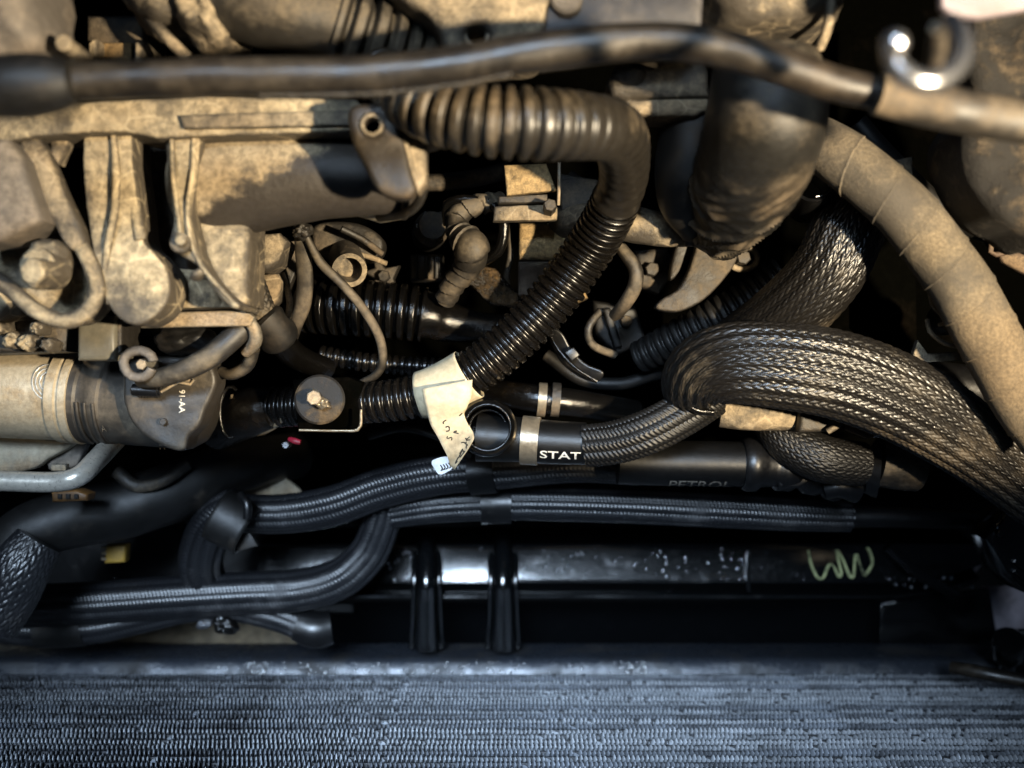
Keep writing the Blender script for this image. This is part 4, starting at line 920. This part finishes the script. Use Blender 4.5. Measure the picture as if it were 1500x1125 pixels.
for k in range(240):
    x = random.choice([random.gauss(520, 45), random.gauss(700, 50), random.uniform(300, 900), random.gauss(390, 30), random.gauss(930, 14)])
    yw = YC+random.uniform(.002, .0115); zw = float(np.interp(yw-YC, [.0025, .0105, .0128], [-.1955, -.1978, -.2005])); sp.append((x, 562.5-yw*FPX/(D0-zw), zw, random.choice([1, 1.3, 1.7, 2.2])))
drops('rail_drops', sp, t)
# tubes and fins: the core face is the plane y = YC, rows stacked upwards
PITCH = .0098; X0, X1 = -.56, .56; NROW = 34
FH, PER, DEEP = .0078, .0030, .016
def fin_mesh(seed):
    """a strip of folded fin: one rounded crest per fold, dark gaps between"""
    rnd = random.Random(seed); V = []; F = []
    x = X0; ph = rnd.uniform(0, 6)
    while x < X1:
        A = .0030*(1+.25*math.sin(x*31+ph)+rnd.uniform(-.25, .25)); W = PER*rnd.uniform(.50, .62); H = FH*rnd.uniform(.52, .70)
        z0 = FH*.16+rnd.uniform(-.0003, .0003); lean = .28+rnd.uniform(-.08, .08)
        if rnd.random() < .035: A *= .2; lean += rnd.uniform(-.5, .5)          # a bent fin
        b = len(V)
        for i in range(5):
            v = i/4
            for k in range(5):
                u = k/4*2-1
                V.append((x+W*.5*u+lean*(v-.5)*H, -.004+(.004+A*math.sin(math.pi*(.12+.76*v)))*math.sqrt(max(0, 1-u*u*.98)), z0+H*v))
        for i in range(4):
            for k in range(4): a = b+i*5+k; F.append((a, a+1, a+6, a+5))
        x += PER
    me = bpy.data.meshes.new('fin_strip'); me.from_pydata(V, [], F); me.shade_smooth()
    me.materials.append(M_fins[seed % len(M_fins)]); return me
M_fins = [M_fin, dusty('grimy_fin', (164, 170, 180), (32, 31, 32), .48, .32, .7, 12, .15, metal=.4, up=0, contrast=.2),
          dusty('bright_fin', (216, 220, 226), (56, 54, 56), .32, .24, .6, 12, .15, metal=.45, up=0, contrast=.2)]
fins = [fin_mesh(s) for s in range(6)]
tv = []; tf = []
tw = PITCH-FH
for X in (X0, X1):
    for k in range(9):
        a = -math.pi/2 + math.pi*k/8
        tv.append((X, .0006*math.cos(a)-.0002, tw/2 + tw*.46*math.sin(a)))
    tv += [(X, -DEEP, tw*.96), (X, -DEEP, tw*.04)]
for k in range(10): tf.append((k, k+1, 11+k+1, 11+k))
tm = bpy.data.meshes.new('cooling_tube'); tm.from_pydata(tv, [], tf); tm.shade_smooth(); tm.set_sharp_from_angle(angle=math.radians(50)); tm.materials.append(M_rtube)
LR = ORG['radiator']
mk('core_shade', [(X0, YC-.006, -.21), (X1, YC-.006, -.21), (X1, YC-.006, .16), (X0, YC-.006, .16)], [(0, 1, 2, 3)], M_shade, t)  # black sheet added behind the fins so the gaps read as shade
for k in range(NROW):
    z = -.2025 + PITCH*k
    for nm, me, dz in (('cooling_tube', tm, 0), ('fin_strip', fins[(k*7+k//3) % 6], tw)):
        o = bpy.data.objects.new(nm, me); C.objects.link(o); o.parent = t
        o.location = (-LR.x + ((k*37) % 11)*.0007*(nm == 'fin_strip'), YC-LR.y, z+dz-LR.z)

# ------------------------------------------------------------------ dim things deep in the gaps
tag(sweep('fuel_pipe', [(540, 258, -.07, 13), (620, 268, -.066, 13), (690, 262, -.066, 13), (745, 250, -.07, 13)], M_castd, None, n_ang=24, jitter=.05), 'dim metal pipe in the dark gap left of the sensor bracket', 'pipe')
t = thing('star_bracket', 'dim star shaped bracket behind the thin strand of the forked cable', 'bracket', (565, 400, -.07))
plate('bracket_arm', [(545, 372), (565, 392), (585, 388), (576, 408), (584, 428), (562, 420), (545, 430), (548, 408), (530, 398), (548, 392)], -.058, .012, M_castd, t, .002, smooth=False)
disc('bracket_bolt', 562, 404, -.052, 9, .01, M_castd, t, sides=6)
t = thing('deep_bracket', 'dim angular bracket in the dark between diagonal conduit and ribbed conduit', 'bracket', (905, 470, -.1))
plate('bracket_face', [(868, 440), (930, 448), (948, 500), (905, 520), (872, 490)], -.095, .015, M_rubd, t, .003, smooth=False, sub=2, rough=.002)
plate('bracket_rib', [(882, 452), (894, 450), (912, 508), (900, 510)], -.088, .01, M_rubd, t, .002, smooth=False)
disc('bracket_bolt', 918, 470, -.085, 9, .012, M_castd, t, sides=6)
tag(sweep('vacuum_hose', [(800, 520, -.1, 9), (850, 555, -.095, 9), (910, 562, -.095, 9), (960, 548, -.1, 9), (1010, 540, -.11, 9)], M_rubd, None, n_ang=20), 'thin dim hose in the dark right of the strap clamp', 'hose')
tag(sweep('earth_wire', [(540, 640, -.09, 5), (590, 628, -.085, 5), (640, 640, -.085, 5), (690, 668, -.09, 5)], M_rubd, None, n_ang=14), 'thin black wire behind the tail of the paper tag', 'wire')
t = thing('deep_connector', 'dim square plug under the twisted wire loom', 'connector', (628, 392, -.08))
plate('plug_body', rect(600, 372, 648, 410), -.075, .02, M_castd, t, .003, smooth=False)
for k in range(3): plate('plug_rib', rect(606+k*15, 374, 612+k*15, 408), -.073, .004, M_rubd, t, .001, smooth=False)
tag(sweep('breather_hose', [(1255, 180, -.02, 16), (1290, 220, -.02, 16), (1360, 290, -.03, 16), (1420, 330, -.04, 16), (1500, 350, -.05, 16)], M_rubd, None, n_ang=24), 'dark hose in shade above the taped hose', 'hose')
tag(sweep('loom_branch', [(835, 255, -.04, 7), (862, 280, -.036, 7), (856, 305, -.04, 7), (830, 320, -.05, 7)], M_castd, None, n_ang=14, jitter=.1), 'small dusty wire curl right of the sensor bracket', 'wire')

t = thing('throttle_linkage', 'dusty small linkage plate and rod left of the bellows hose', 'linkage', (410, 420, -.03))
plate('link_plate', [(398, 356), (432, 352), (436, 392), (420, 430), (404, 424)], -.024, .008, M_castd, t, .0015, smooth=False)
sweep('link_rod', [(412, 400, -.02, 5), (424, 440, -.022, 5), (420, 480, -.03, 5)], M_steel, t, n_ang=12)
disc('link_pin', 416, 374, -.016, 8, .012, M_steel, t, sides=6)
t = thing('injector_cap', 'round dusty cap behind the manifold outlet pipe end', 'cap', (640, 330, -.06))
lathe('cap_body', P(628, 345, -.09), P(634, 330, -.045), [(0, M(26, -.05)), (.7, M(26, -.05)), (.75, M(22, -.05)), (1, M(20, -.05))], M_castd, t, 28)
for k in range(6): disc('cap_lug', 634+21*math.cos(k*1.05), 331+20*math.sin(k*1.05), -.05, 4, .01, M_castd, t)
tag(sweep('sensor_lead', [(745, 330, -.04, 5), (748, 370, -.038, 5), (742, 410, -.04, 5), (752, 450, -.05, 5)], M_rubl, None, n_ang=12), 'thin dusty lead dropping left of the gritty ochre block', 'wire')
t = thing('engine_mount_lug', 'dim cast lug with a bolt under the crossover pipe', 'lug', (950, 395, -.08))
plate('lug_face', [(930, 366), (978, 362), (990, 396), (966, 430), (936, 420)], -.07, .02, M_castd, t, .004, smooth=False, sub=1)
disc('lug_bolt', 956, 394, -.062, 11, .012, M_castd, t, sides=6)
tag(sweep('coil_lead', [(880, 455, -.05, 6), (862, 480, -.045, 6), (868, 505, -.05, 6), (900, 520, -.06, 6)], M_rubl, None, n_ang=12), 'short dusty lead right of the diagonal conduit above the strap clamp', 'wire')
